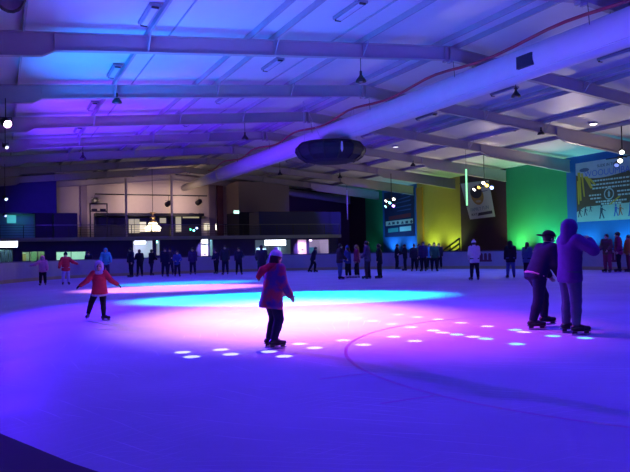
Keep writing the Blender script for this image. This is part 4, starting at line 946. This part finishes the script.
put(511, 278.5, 10, 1.62, 'skater in a black hooded coat and blue jeans left of the tall pair', J_black, J_denim, headgear='hood', hgcol=J_black, hem=.08)
put(527.5, 278, -30, 1.55, 'skater with long dark hair in a blue coat half hidden by the tall pair', J_denim, J_navy, hair='black', longhair=True, hem=.08)
right = [(397,269.4,-95,1.62,'dark silhouette reaching right before the blue wall',J_black,J_black,'black',((30,12,70,0),(35,10,80,0))),(405.5,270.8,95,1.60,'dark silhouette facing left before the blue wall glow',J_black,J_black,'black',((30,12,75,0),(30,10,70,0))),(414.5,271.4,170,1.58,'dark figure before the orange edge of the yellow wall',J_char,J_black,'brown',((8,8,14,6),(8,8,14,6))),
  (419.5,269.7,185,1.60,'dark figure in the middle of the trio under the yellow wall edge',J_navy,J_black,'black',((12,14,60,-10),(8,8,14,6))),(424,271.6,160,1.72,'taller dark figure right of the trio under the yellow wall',J_grape,J_black,'brown',((8,8,14,6),(8,8,14,6))),(430,269.8,175,1.62,'dark figure with teal top at the left of the crowd before the yellow wall',J_teal,J_black,'black',((8,12,30,6),(20,20,60,-6))),
  (434.5,271.6,190,1.66,'dark green clad figure in the crowd before the yellow wall',cloth('forest', (.03,.12,.06)),J_black,'black',((8,12,30,6),(8,8,30,6))),(439.5,269.4,165,1.62,'rightmost dark figure of the crowd beside the stair railing',J_char,J_black,'brown',((8,8,14,6),(8,10,24,6)))]
for px, py, a, H, lab, jk, tr, hr_, am in right: put(px, py, a, H, lab, jk, tr, hair=hr_, arms=am)
put(608, 272.5, 150, 1.86, 'skater in a brown top with black hair looking down at the right boards', J_brown, J_wine, hair='black', headp=-14, lean=8, arms=((16,14,60,-10),(16,14,70,-14)))
put(619.5, 272, 100, 1.95, 'dark skater in a patterned coat at the right boards near the photo edge', J_wine, J_black, hair='black', hem=.08)
put(630, 272, 120, 1.80, 'skater in an orange brown coat cut by the right edge of the photo', cloth('orange', (.5,.18,.05)), J_wine, hair='brown')

# ------------------------------------------------------------------ lighting of the hall
BLUE, VIO, MAG, PINK, CYAN = (.06,.10,1), (.24,.03,1), (1,.10,.75), (1,.35,.75), (.0,.55,1)
# uplight washes: unseen lamps added behind the left and near boards for the ceiling
for k, (x, y, tx, col, w) in enumerate(((-1.2, 8, 12, (.06,.09,1), 6500), (-1.2, 16, 9, (.06,.10,1), 6000), (-1.2, 22.9, 9, (.0,.19,1), 9000), (-1.2, 30, 9, (.19,.03,1), 6000), (-1.2, 36.5, 9, (.12,.02,1), 8000), (-1.0, 41.5, 10, (.09,.02,1), 3000),
        (4, -5.5, 8, (.13,.012,1), 3000), (13, -5.5, 15, (.07,.09,1), 9500))):
    spot('wash_beam', (x, y, .9), (x+9.0, y+.6, 8.6) if y > 0 else (tx, y+12, 10.4), w*1.4 if y > 10 else w*1.1, col, 78, .8, .25)
# blue violet wash over the whole sheet of ice from the roof
WASH = .62
for k, (x, y, col, w) in enumerate(((3, 5, (.04,.002,1), 1500), (11, 5, (.035,.002,1), 1500), (21, 7, (.05,.002,1), 1500), (6, 15, (.16,.01,1), 3000), (14, 15, (.13,.008,1), 2600), (25, 17, (.09,.015,1), 3600), (5, 26, (.13,.02,1), 2700), (13, 27, (.10,.06,1), 3000), (23, 27, (.06,.09,1), 3900), (8, 36, (.06,.05,1), 2500), (18, 35, (.05,.08,1), 2700))):
    spot('ice_wash_beam', (x, y, rz_(x, -.15)), (x, y+1.0, 0), w*WASH, col, 110, .9, .2)
def pool(px, py, wpx, hpx, watts, col, src, blend=.6):
    """elliptical spot pool: aimed from a roof lamp at a place on the ice"""
    t = ground(px, py); src = Vector(src); d = (t-src).length
    a = ground(px, py-hpx/2); b_ = ground(px, py+hpx/2); l = ground(px-wpx/2, py); r = ground(px+wpx/2, py)
    W_ = (r-l).length/2; D_ = (a-b_).length/2
    print('pool', [round(v,1) for v in t], round(W_,2), round(D_,2))
    return t, W_, D_
def oval(px, py, wpx, hpx, watts, col, height=7.2, blend=.6):
    t, W_, D_ = pool(px, py, wpx, hpx, watts, col, (0,0,0)); h = height
    l = bpy.data.lights.new('oval_beam', 'SPOT'); big = max(W_, D_); l.energy = watts; l.color = col; l.spot_size = 2*math.atan(big/h); l.spot_blend = blend; l.shadow_soft_size = .06
    o = bpy.data.objects.new('oval_beam', l); COL.objects.link(o); o.location = (t.x, t.y, h)
    o.rotation_euler = (0, 0, -math.atan2(t.x, t.y)); o.scale = (W_/big, D_/big, 1)
oval(290, 297.5, 350, 15, 15000, (.0,.75,1), blend=.45)
oval(172, 288.2, 190, 7.5, 8500, (1,.30,.62), blend=.5)
oval(185, 283.2, 150, 5, 5500, (.0,.55,1), blend=.6)
oval(285, 316, 380, 48, 12000, (1,.42,.75), blend=1.0)
oval(400, 326, 460, 56, 3800, (.8,.08,.8), blend=1.0)
# narrow multi-beam dots
dots = [(356,318.3,0),(373,320.9,0),(392,324,0),(411,327.2,0),(433.2,330.4,1),(457,334.5,1),(485.6,338.7,1),(516.7,344,1),(398.3,314.5,0),(417.3,317,0),(438,319.3,0),(460.8,322.8,0),(487.1,326.3,0),(515,329.8,1),(343.3,340.2,0),(363.3,344.7,0),(393.5,336.7,0),(415,340.9,0),(442.7,332.6,0),(472.9,336.7,0),(523.7,332,0),
        (182.7,352.2,0),(191.6,356.7,0),(220.8,349.6,0),(230.9,354.2,0),(269,351.6,0),(284.2,356.2,0),(299.4,343.8,0),(314.7,347.8,0),(553,336,1),(585,338,1)]
for px, py, kx in dots:
    t = ground(px, py); src = Vector((t.x*.9+.4, t.y*.9+1.2, 7.3))
    spot('dot_beam', src, t, 5200, ((.75,.8,1),(.1,1,.9))[kx], 2.1, .5, .02)
# low key lamp giving the long shadows to the right
spot('left_key_beam', (.25, 26.2, 6.3), (6, 11, 0), 33000, (.09,.008,1), 54, .9, .08)
# unseen blue spots added below the roof to brighten the far end wall
for x in (3, 12.5, 30):
    spot('far_fill_beam', (x, 47.5, rz_(x, -1.2)), (x+2, YF, 3.4), 2300, (.10,.03,1), 46, .9, .2)
# warm lamps of the upper floor
for px, w in ((95, 130), (140, 330), (185, 330)):
    p = at(px, 203, Y=62.6); spot('pipe_beam', (p.x, 63.2, 6.3), (p.x+.2, YF, 6.3), w*1.1, (1,.72,.58), 150, 1, .3)
spot('bar_glow', (at(165, 215, Y=60).x, 59.5, 4.0), (at(165,190,Y=65).x, 60, 9), 260, (1,.62,.30), 140, 1, .3)
# pale spots with no fixture, added along the right wall to light the roof
for y, w in ((16, 700), (24, 900), (32, 1100), (40, 1000), (48, 700), (56, 380)):
    spot('roof_fill_beam', (XR-1.5, y, 3.4), (25, y, 8.2), w, (1,.80,.66), 130, 1, .3)
wd = bpy.data.worlds.new('hall_dark'); sc.world = wd; wd.use_nodes = True; wd.node_tree.nodes['Background'].inputs[0].default_value = (.02,.02,.05,1); wd.node_tree.nodes['Background'].inputs[1].default_value = .2
sc.view_settings.view_transform = 'Standard'; sc.view_settings.look = 'None'; sc.view_settings.gamma = 1; sc.view_settings.exposure = 0; sc.view_settings.use_curve_mapping = False
sc.cycles.use_denoising = True; sc.cycles.max_bounces = 6; sc.cycles.sample_clamp_indirect = 4
